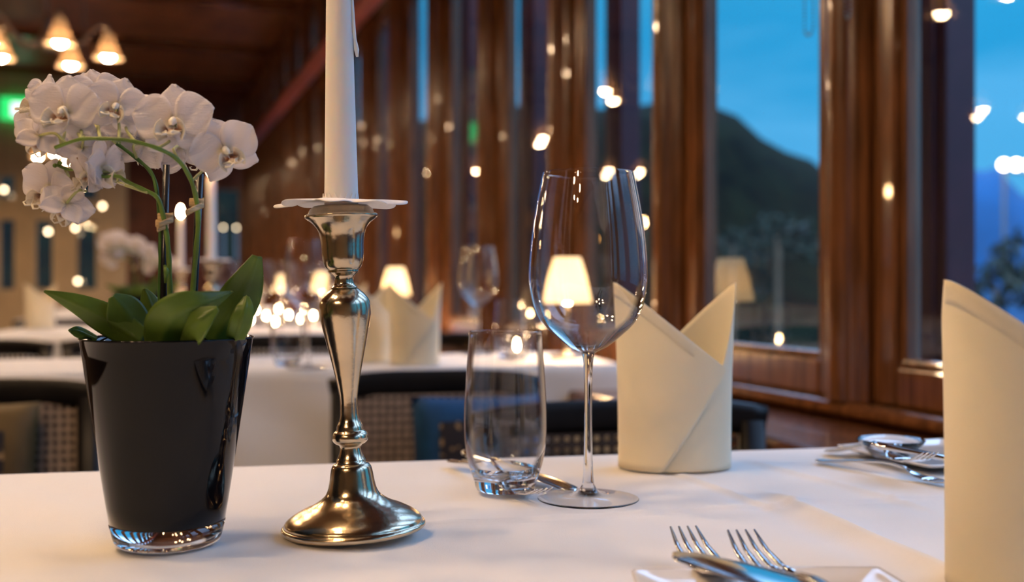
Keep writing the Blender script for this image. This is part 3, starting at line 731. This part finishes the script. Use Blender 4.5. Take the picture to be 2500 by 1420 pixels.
for nm, pr in (('bowl', bowl_p), ('stem', stem_p2), ('foot', foot_p)):
    bm = B(); lathe(bm, [(r * kg, z * kg) for r, z in pr], 96)
    o = obj(nm, bm, 'glass_base' if nm == 'stem' else 'glass', WG)
# consistent outward normals on the open lathes
def fix_normals(o, ref):
    me = o.data; bm = B(); bm.from_mesh(me)
    bm.normal_update(); f = max(bm.faces, key=lambda f: ref(f)); 
    if f.normal.dot(Vector((f.calc_center_median().x, f.calc_center_median().y, 0))) < 0: bmesh.ops.reverse_faces(bm, faces=bm.faces)
    bm.to_mesh(me); bm.free()
for o in kids(WG): fix_normals(o, lambda f: Vector((f.calc_center_median().x, f.calc_center_median().y, 0)).length)
# ---- tumbler
tpos = T(1234, 1199); kt = tpos.y / F
tp = [(0, 3), (56, 2), (66, 0), (71, 2), (74, 10)] + smooth_prof([(76, 22), (84, 45), (92, 72), (98, 105), (101, 140), (101, 190), (98, 250), (94, 310), (90, 360), (88.5, 386)], 3)
ti = [(87.5, 388), (85.5, 387)] + smooth_prof([(85.5, 384), (87, 360), (91, 310), (95, 250), (98, 190), (97.5, 140), (94, 105), (88, 76), (76, 52), (60, 40), (30, 34)], 3) + [(0, 33)]
TU = None
TU = thing('tumbler', None, None, (tpos.x, tpos.y, TZ + .0012))
allp = tp + ti; lo_out = [p for p in tp if p[1] <= 46]; hi_out = [lo_out[-1]] + [p for p in tp if p[1] > 46]; hi_in = [p for p in ti if p[1] > 52]; lo_in = [hi_in[-1]] + [p for p in ti if p[1] <= 52]
for nm, pr, mm in (('tumbler_wall', hi_out + hi_in, 'glass'), ('tumbler_base', lo_out, 'glass_base'), ('tumbler_floor', lo_in, 'glass_base')):
    bm = B(); lathe(bm, [(r * kt, z * kt) for r, z in pr], 96); o = obj(nm, bm, mm, TU)
    me = o.data; bm = B(); bm.from_mesh(me); bm.normal_update(); f = min(bm.faces, key=lambda f: f.calc_center_median().xy.length) if nm != 'tumbler_wall' else max(bm.faces, key=lambda f: f.calc_center_median().xy.length)
    want = {'tumbler_wall': Vector((f.calc_center_median().x, f.calc_center_median().y, 0)), 'tumbler_base': Vector((0, 0, -1)), 'tumbler_floor': Vector((0, 0, 1))}[nm]
    if f.normal.dot(want) < 0: bmesh.ops.reverse_faces(bm, faces=bm.faces)
    bm.to_mesh(me); bm.free()
tag(TU, 'empty water tumbler with a thick base beside the large wine glass', 'tumbler', 'water tumblers on the tables')

# ---- napkins folded into two peaks
def napkin(name, label, loc, rz, a=.049, b=.034, H=.160, seed=0, group='folded standing napkins'):
    t = thing(name, label, 'napkin', loc, rz, group)
    def pos(th, z, off=0):
        h = z / H; fx = 1 + .09 * max(0, h) ** 2.2 + .015 * math.sin(3 * th + seed); fy = 1 + .02 * math.sin(2 * th + seed)
        fy *= 1 - .25 * max(0, h) ** 2
        return Vector(((a * fx + off) * math.cos(th), (b * fy + off) * math.sin(th), z))
    def top_in(th):
        x = math.cos(th)
        if math.sin(th) >= 0: return H - .052 * (1 - x)
        d = -math.atan2(math.sin(th), math.cos(th)) / R(44)
        return H - (H - .082) * min(1, d) ** 1.0 - (.03 * min(1, max(0, d - 1)) if d > 1 else 0)
    bm = B(); n = 96; nv = 22; cols = []
    for i in range(n + 1):
        th = 2 * math.pi * i / n; cols.append([bm.verts.new(pos(th, top_in(th) * j / nv, -.0022)) for j in range(nv + 1)])
    for i in range(n):
        for j in range(nv): bm.faces.new((cols[i][j], cols[i + 1][j], cols[i + 1][j + 1], cols[i][j + 1]))
    obj('inner_fold', bm, 'napkin', t, True, solid=.0011)
    def top_out(th):
        x = math.cos(th)
        if th < math.pi: return H - .075 * ((math.pi - th) / R(70)) ** .8
        return H - (H - .086) * ((x + 1) / 1.72)
    def bot_out(th):
        x = math.cos(th)
        if th < math.pi or x < -.35: return 0
        return .086 * ((x + .35) / 1.07) ** 1.12
    bm = B(); n = 72; cols = []
    for i in range(n + 1):
        th = R(110) + (R(316) - R(110)) * i / n; lo = bot_out(th); hi = max(top_out(th), lo + .0002); lift = .0012 + .0035 * max(0, (i / n - .75) / .25) ** 2
        cols.append([bm.verts.new(pos(th, lo + (hi - lo) * j / nv, lift)) for j in range(nv + 1)])
    for i in range(n):
        for j in range(nv): bm.faces.new((cols[i][j], cols[i + 1][j], cols[i + 1][j + 1], cols[i][j + 1]))
    obj('outer_fold', bm, 'napkin', t, True, solid=.0012)
    bm = B(); n = 50; cols = []
    for i in range(n + 1):
        th = R(181) + (R(309) - R(181)) * i / n; hi = top_out(th); lift = .0018 + .0035 * max(0, ((th - R(110)) / R(215) - .75) / .25) ** 2
        cols.append([bm.verts.new(pos(th, max(hi - .0125 * j / 3, bot_out(th)), lift)) for j in range(4)])
    for i in range(n):
        for j in range(3): bm.faces.new((cols[i][j], cols[i + 1][j], cols[i + 1][j + 1], cols[i][j + 1]))
    obj('hem', bm, 'napkin', t, True, solid=.0005)
    return t
NK = napkin('napkin', 'cream napkin folded into two peaks, standing right of the large wine glass', T(1652, 1140) + Vector((0, .0, .001)), 0)
n2 = napkin('napkin', 'cream folded napkin at the right edge of the picture, cut off by it', Vector(((2548 - 1250) / F * .575, .575, TZ + .001)), R(6), a=.050, b=.036, H=.161, seed=2)

# ---- cutlery
def fork_meshes():
    bm = B(); tx_ = [-.0076, -.0026, .0026, .0076]
    for x in tx_:
        sweep(bm, [(x * 1.02, .016, .0022), (x, .030, .0016), (x * .92, .046, .0040), (x * .82, .062, .0100)], [.0020, .0017, .0014, .0005], [.0010, .0010, .0009, .0004], (1, 0, 0), 8)
    sweep(bm, [(0, -.012, .0085), (0, -.004, .0055), (0, .004, .0034), (0, .012, .0026), (0, .0195, .0022)], [.0026, .0050, .0086, .0097, .0094], [.0012, .0011, .0010, .0010, .0009], (1, 0, 0), 14)
    bmesh.ops.recalc_face_normals(bm, faces=bm.faces)
    a = bpy.data.meshes.new('fork_head'); bm.to_mesh(a); bm.free()
    bm = B(); sp = smooth_prof([(0, -.011, .0085), (0, -.035, .0115), (0, -.07, .0085), (0, -.105, .0040), (0, -.125, .0022)], 4); n = len(sp)
    wd = [interp([(0, .0026), (.3, .0026), (.6, .0048), (.9, .0080), (1, .0050)], i / (n - 1)) for i in range(n)]
    sweep(bm, sp, wd, [.0016] * n, (1, 0, 0), 14); bmesh.ops.recalc_face_normals(bm, faces=bm.faces)
    b = bpy.data.meshes.new('fork_handle'); bm.to_mesh(b); bm.free(); return a, b
def knife_meshes():
    bm = B(); sp = [(0, .100 - .100 * i / 20, .0030 + .0012 * math.sin(i / 20 * 3)) for i in range(21)]
    wd = [interp([(0, .0015), (.03, .0050), (.10, .0085), (.4, .0098), (.8, .0085), (.95, .0050), (1, .0035)], i / 20) for i in range(21)]
    sweep(bm, sp, wd, [.0007] * 19 + [.0012, .0020], (1, 0, 0), 12, power=.9); bmesh.ops.recalc_face_normals(bm, faces=bm.faces)
    a = bpy.data.meshes.new('blade'); bm.to_mesh(a); bm.free()
    bm = B(); n = 18; sp = [(0, -.100 * i / (n - 1) * 1.05 + .002, .0034) for i in range(n)]
    sweep(bm, sp, [interp([(0, .0036), (.15, .0050), (.9, .0082), (1, .0060)], i / (n - 1)) for i in range(n)], [interp([(0, .0022), (.5, .0030), (1, .0030)], i / (n - 1)) for i in range(n)], (1, 0, 0), 14, power=.8)
    bmesh.ops.recalc_face_normals(bm, faces=bm.faces)
    b = bpy.data.meshes.new('knife_handle'); bm.to_mesh(b); bm.free(); return a, b
FK, KN = fork_meshes(), knife_meshes()
for me in FK + KN:
    me.materials.append(M['steel'])
    for p in me.polygons: p.use_smooth = True
def cutlery(kind, label, tip, h, th, tipz, group, rx=0, flip=False, sc=1):
    """tip: image point of the tip, h: its height above the cloth, th: heading of the tip"""
    ms, nm, L = (FK, ('fork_head', 'handle'), .062) if kind == 'fork' else (KN, ('blade', 'handle'), .100)
    pt = T(tip[0], tip[1], TZ + h); d = Vector((-math.sin(th), math.cos(th), 0))
    loc = pt - d * L * sc * math.cos(rx); loc.z = TZ + h - tipz - L * sc * math.sin(rx)
    t = thing(kind, label, kind, loc, th, group); t.rotation_euler = (rx, math.pi if flip else 0, th); t.scale = (sc,) * 3
    for m_, n_ in zip(ms, nm): o = bpy.data.objects.new(n_, m_); C.objects.link(o); o.parent = t
    return t
G1, G2, G3 = 'cutlery bundle in the front', 'cutlery behind the tumbler', 'cutlery by the far edge of the table'
cutlery('fork', 'fork under the round-tipped knife in the front, left of two', (1668, 1283), .0180, R(7), .0125, 'forks on the front table', sc=1.22)
cutlery('fork', 'front fork on the right, its four tines uncovered', (1809, 1293), .0180, R(6), .0125, 'forks on the front table', sc=1.25)
_k = cutlery('knife', 'round-tipped table knife lying over the left front fork', (1648, 1352), .0200, R(32), .003, 'knives on the front table', sc=1.2)
_k.rotation_euler.y = R(-3)
_k = cutlery('knife', 'table knife lying between the two front forks', (1757, 1366), .0160, R(33), .003, 'knives on the front table')
_k.rotation_euler.y = R(5)
cutlery('knife', 'knife lying behind the tumbler with its tip towards the wine glass', (1402, 1197), .004, R(-154), .003, 'knives on the front table')
cutlery('fork', 'fork lying behind the tumbler beside a knife', (1330, 1192), .0125, R(-156), .010, 'forks on the front table')
def plate(label, c, s, rz, group='small square plates'):
    bm = B(); n = 24
    def fn(u, v):
        x = (u - .5) * 2; y = (v - .5) * 2
        r = max(abs(x), abs(y)); return Vector((x * s / 2 * (1 - .04 * y * y), y * s / 2 * (1 - .04 * x * x), .0020 + .0050 * max(0, (r - .72) / .28) ** 1.5))
    grid(bm, fn, n, n); o = obj('plate', bm, 'porcelain', None, True, solid=.0022, sub=1); o.location = c; o.rotation_euler = (0, 0, rz); tag(o, label, 'plate', group); return o
pc = T(1525, 1388, TZ + .007); plate('small square white plate under the knives at the front edge', Vector((pc.x + .072, pc.y - .070, TZ + .0012)), .14, R(2))
pc = Vector((.385, .985, TZ + .0012)); plate('small square plate by the far table edge, behind the right napkin', pc, .13, R(20))
cutlery('fork', 'fork with raised tines at the far right table edge', (2275, 1104), .029, R(-172), .010, 'forks on the front table', rx=R(6), sc=1.0)
cutlery('fork', 'fork half hidden behind the right-hand napkin', (2372, 1160), .012, R(-150), .010, 'forks on the front table', rx=R(1), sc=.85)
t = cutlery('knife', 'knife lying across the small dish at the far right edge of the table', (2700, 1195), .010, R(-128), .003, 'knives on the front table', rx=R(-6), sc=.85)
bm = B(); lathe(bm, [(r * .00085, z * .00085) for r, z in [(0, 0), (16, 0), (20, 2), (30, 12), (34, 18), (33, 18.6), (29, 13), (19, 4), (0, 2.4)]], 40)
o = obj('butter_dish', bm, 'glass_base'); o.location = T(2175, 1104, TZ + .012) ; o.location.z = TZ + .0082; tag(o, 'little glass dish on the far right plate', 'dish')

# ================================================================== CHAIRS
PIT = .0135
def cane_mesh(wd, ht):
    bm = B(); nx = int(wd / PIT); nz = int(ht / PIT); px_, pz = wd / nx, ht / nz; vd = {}
    def V(x, z):
        key = (round(x, 5), round(z, 5))
        if key not in vd: vd[key] = bm.verts.new((x, 0, z))
        return vd[key]
    for i in range(nx):
        for j in range(nz):
            cx = -wd / 2 + (i + .5) * px_; cz = (j + .5) * pz
            o8 = [(1, 0), (1, 1), (0, 1), (-1, 1), (-1, 0), (-1, -1), (0, -1), (1, -1)]
            for q in range(8):
                a, b = o8[q], o8[(q + 1) % 8]
                def inn(t): l = math.hypot(*t); return V(cx + t[0] / l * px_ * .31, cz + t[1] / l * pz * .31)
                bm.faces.new((V(cx + a[0] * px_ / 2, cz + a[1] * pz / 2), V(cx + b[0] * px_ / 2, cz + b[1] * pz / 2), inn(b), inn(a)))
    return bm
def make_chair(label, loc, rz, cane, Wd=.40, back=False, seat_z=.46, top=.756, group='black cane-back chairs'):
    """local -y is the front of the chair; the back panel stands at y=0"""
    t = thing('chair', label, 'chair', loc, rz, group); h = Wd / 2
    bm = B(); n = 20; pts = [(-h + Wd * i / n, .0 + .018 * (1 - (2 * i / n - 1) ** 2), top - .022 - .012 * (2 * i / n - 1) ** 4) for i in range(n + 1)]
    sweep(bm, pts, .022, .011, (0, 0, 1), 10, power=.6); obj('top_rail', bm, 'black_wood', t)
    for sg in (-1, 1):
        bm = B(); sweep(bm, [(sg * (h - .018), 0, top - .03), (sg * (h - .018), 0, seat_z), (sg * (h - .016), .03, .0)], .018, .013, (1, 0, 0), 10, power=.6); obj('rear_leg', bm, 'black_wood', t)
        bm = B(); sweep(bm, [(sg * (h - .02), -.40, 0), (sg * (h - .02), -.39, seat_z - .02)], .016, .016, (1, 0, 0), 10, power=.6); obj('front_leg', bm, 'black_wood', t)
    bm = B(); box(bm, (0, .004, seat_z + .05), (Wd - .07, .018, .035)); obj('lower_rail', bm, 'black_wood', t, False, bevel=.003)
    bm = cane_mesh(Wd - .074, top - .042 - seat_z - .066); o = obj('cane_panel', bm, cane, t, False, solid=.002); o.location = (0, .004, seat_z + .066)
    if back:
        bm = B(); box(bm, (0, .014, (seat_z + top) / 2 + .01), (Wd - .06, .004, top - seat_z - .09)); obj('back_board', bm, 'black_wood', t, False)  # black sheet added behind the cane so its holes look dark
    bm = B(); box(bm, (0, -.20, seat_z - .005), (Wd, .42, .045)); obj('seat', bm, 'black_wood', t, False, bevel=.012)
    return t
def make_cushion(label, loc, rz, m, lean_=R(-14), s=.30, patch=True):
    t = thing('cushion', label, 'cushion', loc, rz, 'square cushions on the chairs'); t.rotation_euler = (lean_, 0, rz)
    bm = B(); hs = s / 2
    def f(side):
        def fn(u, v):
            x = (u - .5) * 2; z = (v - .5) * 2; th = .040 * ((1 - x ** 4) * (1 - z ** 4)) ** .5; px_ = 1 - .05 * (1 - abs(z)) ** 1 * 0
            return Vector((x * hs * (1 - .04 * (1 - z * z)), side * th, hs + z * hs * (1 - .04 * (1 - x * x))))
        return fn
    grid(bm, f(-1), 16, 16); grid(bm, f(1), 16, 16); bmesh.ops.remove_doubles(bm, verts=bm.verts, dist=.0005); obj('cushion_cover', bm, m, t)
    if patch:
        bm = B()
        def fn(u, v):
            x = (u - .5) * 1.25; z = (v - .5) * 1.25; th = .0415 * ((1 - x ** 4) * (1 - z ** 4)) ** .5
            return Vector((x * hs, -th, hs + z * hs))
        grid(bm, fn, 12, 12); tag(obj('woven_patch', bm, 'floral', t, True), 'dark floral square in the middle')
    return t
def pc_(x, Z): return Vector(((x - 1250) / F * Z, Z, 0))
make_chair('black chair with pale cane back and blue cushion, behind the candlestick', pc_(1068, 1.93), TA, 'cane_light', .375, True)
make_chair('black chair with pale cane back and brown cushion, behind the orchid pot', pc_(-75, 1.75), TA, 'cane_light', .40, True)
make_chair('black chair with dark cane back between tumbler and cream napkin', pc_(1520, 1.43), TA, 'cane_dark', .40, False)
make_cushion('teal blue cushion with dark woven square leaning on a cane chair', pc_(1175, 1.885) + Vector((0, -.035, .487)), TA, 'cushion_blue', R(-6), .232)
make_cushion('olive brown cushion with dark floral square at the left edge', pc_(-78, 1.73) + Vector((0, -.035, .487)), TA, 'cushion_brown', R(-6), .235)

# ================================================================== BACKGROUND TABLES
def bg_crease(x, y): return .0008 * math.sin(x * 13) * math.sin(y * 11)
tabs = []
def bg_table(i, s, d0, L, D, label, clabel):
    o0 = W(s, d0, 0) - E1 * L; make_table('dining_table', label, (o0.x, o0.y, 0), L, D, 'dining tables farther back')
    bm = B(); grid(bm, cloth_fn(L, D, .36, bg_crease), 110, 90); o = obj('tablecloth', bm, 'cloth_white', None, True)
    o.location = (o0.x, o0.y, TZ); o.rotation_euler = (0, 0, TA); tag(o, clabel, 'tablecloth', 'white cloths on the tables farther back'); return o0
T2s = 2.05 / .9415
t2 = bg_table(0, 2.36, -.15, 1.48, .38, 'table standing behind the candlestick and the cane chairs', 'white cloth hanging over the table behind the candlestick and flower pot')
t3 = bg_table(1, 3.85, -.25, 1.30, .80, 'dining table in the second row back, by the window', 'white cloth on the second row table by the window')
t4 = bg_table(2, 5.50, -.25, 1.30, .80, 'dining table in the third row back, by the window', 'white cloth on the third row table by the window')
t5 = bg_table(4, 3.60, -1.75, 1.30, .80, 'dining table at the left in the second row back', 'white cloth on the left table in the second row')
t6 = bg_table(5, 7.1, -.25, 1.30, .80, 'farthest dining table by the window', 'white cloth on the farthest table by the window')
t7 = bg_table(6, 5.40, -1.85, 1.30, .80, 'dining table at the left in the third row back', 'white cloth on the left table in the third row')
ch = bpy.data.objects['chair.002']
for i, (x, Z, rz, lb) in enumerate(((-60, 3.0, 0, 'black chair against the second row table, left of the pot rim'), (330, 3.12, 0, 'black chair beyond the pot, in front of the second row'),
      (1060, 3.42, 0, 'black chair seen behind the white folded napkins'), (722, 3.3, 0, 'black chair behind the tumbler of the second table'), (600, 4.75, 0, 'black chair in the third row, right of the orchid leaf'), (150, 4.8, 0, 'black chair far back at the left, before the far windows'))):
    dup(ch, pc_(x, Z), TA + rz, lb)
# place settings farther back
def wg(x, Z, lb, y=None): 
    p = pc_(x, Z); dup(WG, (p.x, p.y, TZ + .002), 0, lb)
def tu(x, Z, lb):
    p = pc_(x, Z); dup(TU, (p.x, p.y, TZ + .002), 0, lb)
wg(752, 2.03, 'blurred wine glass standing right behind the candlestick base cup'); wg(1168, 2.42, 'blurred wine glass above the tumbler, by the window')
tu(702, 2.10, 'blurred tumbler left of the candlestick shaft on the next table'); tu(1245, 2.30, 'blurred tumbler right of the blurred wine glass, near the lamp')
for i, (x, Z) in enumerate(((640, 4.0), (700, 4.15), (780, 4.3), (560, 3.95), (830, 5.7), (760, 5.8), (690, 5.9), (610, 5.75))):
    wg(x, Z, ['wine glass on the second row table, below the green leaf tip', 'wine glass on the second row table, near its middle', 'wine glass on the second row table, at its right end', 'wine glass on the second row table, behind the orchid leaf',
              'rightmost wine glass on the third row table', 'second wine glass from the right, third row table', 'third wine glass from the right, third row table', 'leftmost wine glass on the third row table'][i])
nb = [(1014, 2.14, 0, 'white folded napkin on the next table, right of the candlestick'), (905, 2.20, 40, 'white folded napkin half hidden by the candlestick'), (860, 3.95, 10, 'folded napkin on the second row table behind the candlestick'), (100, 3.85, 30, 'folded napkin far left on the second row table'), (620, 5.6, 30, 'folded napkin on the third row table')]
for x, Z, a, lb in nb: dup(NK, pc_(x, Z) + Vector((0, 0, TZ + .002)), R(a), lb)
# added tea lights: glass cups with a flame in place of glassware glints
tl = thing('tea_light', 'tea light', 'tea light', (0, 0, 0), 0, 'glowing tea lights on the tables farther back')
bm = B(); lathe(bm, [(.019, 0), (.024, .03), (.027, .055), (.0258, .055), (.0225, .03), (.018, .003), (0, .003)], 24); obj('glass_cup', bm, 'glass', tl)
bm = B(); lathe(bm, [(0, .004), (.0175, .004), (.0175, .018), (0, .018)], 20); obj('wax', bm, 'wax', tl)
bm = B(); lathe(bm, [(0, .019), (.0035, .024), (.0045, .029), (.003, .036), (0, .043)], 12); obj('flame', bm, 'flame', tl)
TLs = [(612, 3.9), (650, 4.35), (672, 3.7), (705, 4.5), (735, 4.0), (765, 4.4), (800, 3.85), (835, 4.3), (882, 4.1), (625, 5.4), (680, 5.5), (742, 5.6), (690, 6.9), (760, 7.0), (900, 5.3), (560, 4.2), (1262, 2.28)]
for i, (x, Z) in enumerate(TLs):
    p = pc_(x, Z) + Vector((0, 0, TZ + .001)); row = 'second' if Z < 4.7 else 'third' if Z < 6.5 else 'farthest'
    lb = ['left end of', 'left part of', 'left of the middle on', 'middle of', 'just right of the middle on', 'right part of', 'right end of', 'near the far corner of', 'outermost corner of'][min(8, max(0, int((x - 545) / 42)))]
    lb = 'glowing tea light, %s the %s row table, %s' % (lb, row, ['near side', 'far side', 'centre line'][i % 3])
    if Z < 3: lb = 'glowing tea light beside the tumbler near the window lamp'
    if i == 0: tl.location = p; tl['label'] = lb
    else: dup(tl, p, 0, lb)
# orchids and candles farther back
def move_copy(src, loc, label, grp=None, rz=0):
    c = dup(src, loc, rz, label, grp); return c
q = pc_(330, 2.75); move_copy(pot, (q.x, q.y, TZ + .002), 'black flower pot farther back, behind the orchid leaves'); move_copy(OR, (q.x, q.y, TZ + .112), 'blurred white orchid on the table behind, left of the stakes')
q = pc_(400, 4.3); move_copy(pot, (q.x, q.y, TZ + .002), 'farthest black flower pot, on the second row table'); move_copy(OR, (q.x, q.y, TZ + .112), 'farthest blurred orchid, behind the raffia ties')
def flame(parent, z):
    bm = B(); lathe(bm, [(0, z), (.005, z + .006), (.0068, z + .014), (.0045, z + .026), (0, z + .038)], 12); obj('flame', bm, 'flame', parent)
def far_candle(x, Z, H, lb, lb2):
    p = pc_(x, Z); c = dup(cs, (p.x, p.y, TZ + .002), 0, lb, 'candlesticks farther back')
    t = thing('candle', lb2, 'candle', (p.x, p.y, TZ + .002 + 738 * kc), 0, 'lit candles farther back')
    bm = B(); lathe(bm, [(0, 0), (.0108, 0), (.0108, .02), (.0085, H - .001), (.005, H), (0, H - .002)], 32); obj('candle_body', bm, 'wax', t); flame(t, H + .003)
    c = copy_tree(dg); c.location = (p.x, p.y, TZ + .002 + 803 * kc); c['label'] = 'white paper ring on ' + lb; c['group'] = 'paper rings farther back'; c.rotation_euler = (0, 0, 0)
far_candle(516, 2.36, .195, 'candlestick behind the right orchid stake', 'lit white candle behind the right orchid stake')
far_candle(441, 3.80, .195, 'candlestick between the two orchid stakes', 'lit white candle between the two orchid stakes')

# ================================================================== LAMPS
def table_lamp(x, Z, lb, pw):
    p = pc_(x, Z); t = thing('table_lamp', lb, 'lamp', (p.x, p.y, TZ + .001), 0, 'small table lamps with pale shades')
    bm = B(); lathe(bm, smooth_prof([(0, .0), (.035, 0), (.037, .006), (.012, .012), (.006, .03), (.005, .125), (0, .126)], 2), 28); obj('lamp_base', bm, 'lamp_metal', t)
    bm = B(); lathe(bm, [(.028, .215), (.040, .175), (.052, .118)], 40); obj('lamp_shade', bm, 'lamp_shade', t, True, solid=.001)
    bm = B(); bmesh.ops.create_uvsphere(bm, u_segments=14, v_segments=10, radius=.019, matrix=Matrix.Translation((0, 0, .134))); obj('bulb', bm, 'bulb_small', t)
table_lamp(1385, 2.33, 'lit table lamp with pale shade, seen through the large wine glass', 1)
table_lamp(966, 3.80, 'lit table lamp with pale shade behind the white folded napkins', 1)
table_lamp(786, 5.22, 'distant lit table lamp just left of the candlestick, third row', 1)  # this lamp and the next are added in place of glassware glints
table_lamp(684, 6.95, 'distant lit table lamp on the farthest table by the window', 1)

def make_chandelier(loc, rz, label, R_=.24):
    t = thing('chandelier', label, 'chandelier', loc, rz, 'chandeliers with five bell shades')
    zt_ = CEIL - loc[2]
    bm = B(); lathe(bm, smooth_prof([(0, -.06), (.02, -.04), (.03, 0), (.015, .04), (.012, .09), (.007, .12), (.007, zt_ - .03), (.05, zt_ - .012), (.05, zt_)], 2), 20); obj('stem', bm, 'chandelier_metal', t)
    for k_ in range(5):
        a = 2 * math.pi * k_ / 5; ca, sa = math.cos(a), math.sin(a)
        pr = smooth_prof([(.015, 0, .01), (.07, 0, -.035), (.14, 0, -.01), (.19, 0, .05), (R_ - .01, 0, .06), (R_, 0, .03)], 5)
        bm = B(); sweep(bm, [(x * ca, x * sa, z) for x, _, z in pr], .007, .007, (-sa, ca, 0), 8); obj('arm', bm, 'chandelier_metal', t)
        bm = B(); lathe(bm, smooth_prof([(.012, .035), (.020, .025), (.030, -.005), (.040, -.04), (.062, -.075)], 3), 28); o = obj('bell_shade', bm, 'bell_glass', t, True, solid=.0015); o.location = (R_ * ca, R_ * sa, 0)
        bm = B(); bmesh.ops.create_uvsphere(bm, u_segments=16, v_segments=10, radius=.026, matrix=Matrix.Translation((0, 0, -.056))); b_ = obj('bulb', bm, 'bulb', o)
    return t
c0 = make_chandelier((-1.93, 4.5, 1.93), .3, 'chandelier with lit bell shades at the upper left, nearest in view')
def ch_at(Z, d, z, lb):
    s_ = (Z - N.y * d) / U.y; p = W(s_, d, z); dup(c0, p, .1 * Z, lb); return p
for Z, lb in ((2.65, 'chandelier over the second table, just left of the view'), (6.35, 'second chandelier in view, behind the orchid flowers'), (8.2, 'farthest chandelier, glowing below the orchid arch')):
    ch_at(Z, -1.30 if 6 < Z < 7 else -1.45, 1.93, lb)
ct = dup(c0, (-.62, .68, 1.96), .6, 'chandelier hanging over the foreground table, above the view')
dup(c0, (-.90, -.75, 1.93), .9, 'chandelier to the left behind the camera')
ch_at(3.6, -3.6, 1.93, 'chandelier deeper in the room at the left, out of view'); ch_at(7.3, -2.9, 1.93, 'chandelier in the left row near the far wall')
# bulbs added for reflections in the far windows, then lights outside on poles
for i, (x, y) in enumerate(((10, 463), (250, 503), (118, 565), (190, 686), (184, 556), (545, 555), (577, 556), (640, 575))):
    if i in (5, 6, 7): p = P(x, y, 15.5)
    else: p = P(x, y, 9.2)
    t = thing('globe_light', ['small round light at the left edge, level with the orchid flowers', 'small round light right of the lower orchid flowers', 'small round light below the lower orchid flower', 'small round light in front of the far windows, lowest', 'small round light right of the pendent petal',
        'left of the three small lights beyond the far window', 'middle of the three small lights beyond the far window', 'small light at the right, beyond the far window'][i], 'light', p, 0, 'small round lights at the far end')
    bm = B(); bmesh.ops.create_uvsphere(bm, u_segments=12, v_segments=8, radius=.017); obj('bulb', bm, 'globe_glow', t)
    bm = B(); sweep(bm, [(0, 0, .016), (0, 0, (CEIL - p.z))] if i < 5 else [(0, 0, -.016), (0, 0, -4 - p.z)], .002 if i < 5 else .02, None, (1, 0, 0), 5); obj('cord' if i < 5 else 'pole', bm, 'dark_metal', t)

# ---- blind chains
def chain(x, y, Z, wpx, lb):
    p = P(x, y, Z); t = thing('blind_chain', lb, 'chain', p, WANG, 'blind chains'); wd = wpx / F * Z
    zt_ = 2.06 - p.z; pts = [(0, -wd / 2, zt_), (0, -wd / 2, .03)] + [(0, -wd / 2 * math.cos(math.pi * i / 8), .015 - .015 * math.sin(math.pi * i / 8)) for i in range(9)] + [(0, wd / 2, .03), (0, wd / 2, zt_)]
    bm = B()
    tot = []
    for a, b in zip(pts, pts[1:]):
        a, b = Vector(a), Vector(b); m_ = max(1, int((b - a).length / .006))
        for i in range(m_): tot.append(a.lerp(b, i / m_))
    for q_ in tot: bmesh.ops.create_icosphere(bm, subdivisions=1, radius=.0022, matrix=Matrix.Translation(q_))
    obj('chain_loop', bm, 'blind_chain', t)
chain(1975, 86, 1.76, 36, 'blind pull chain hanging in the middle window, top right')
chain(2070, 45, 1.62, 22, 'blind pull chain hanging in front of the thick window post')
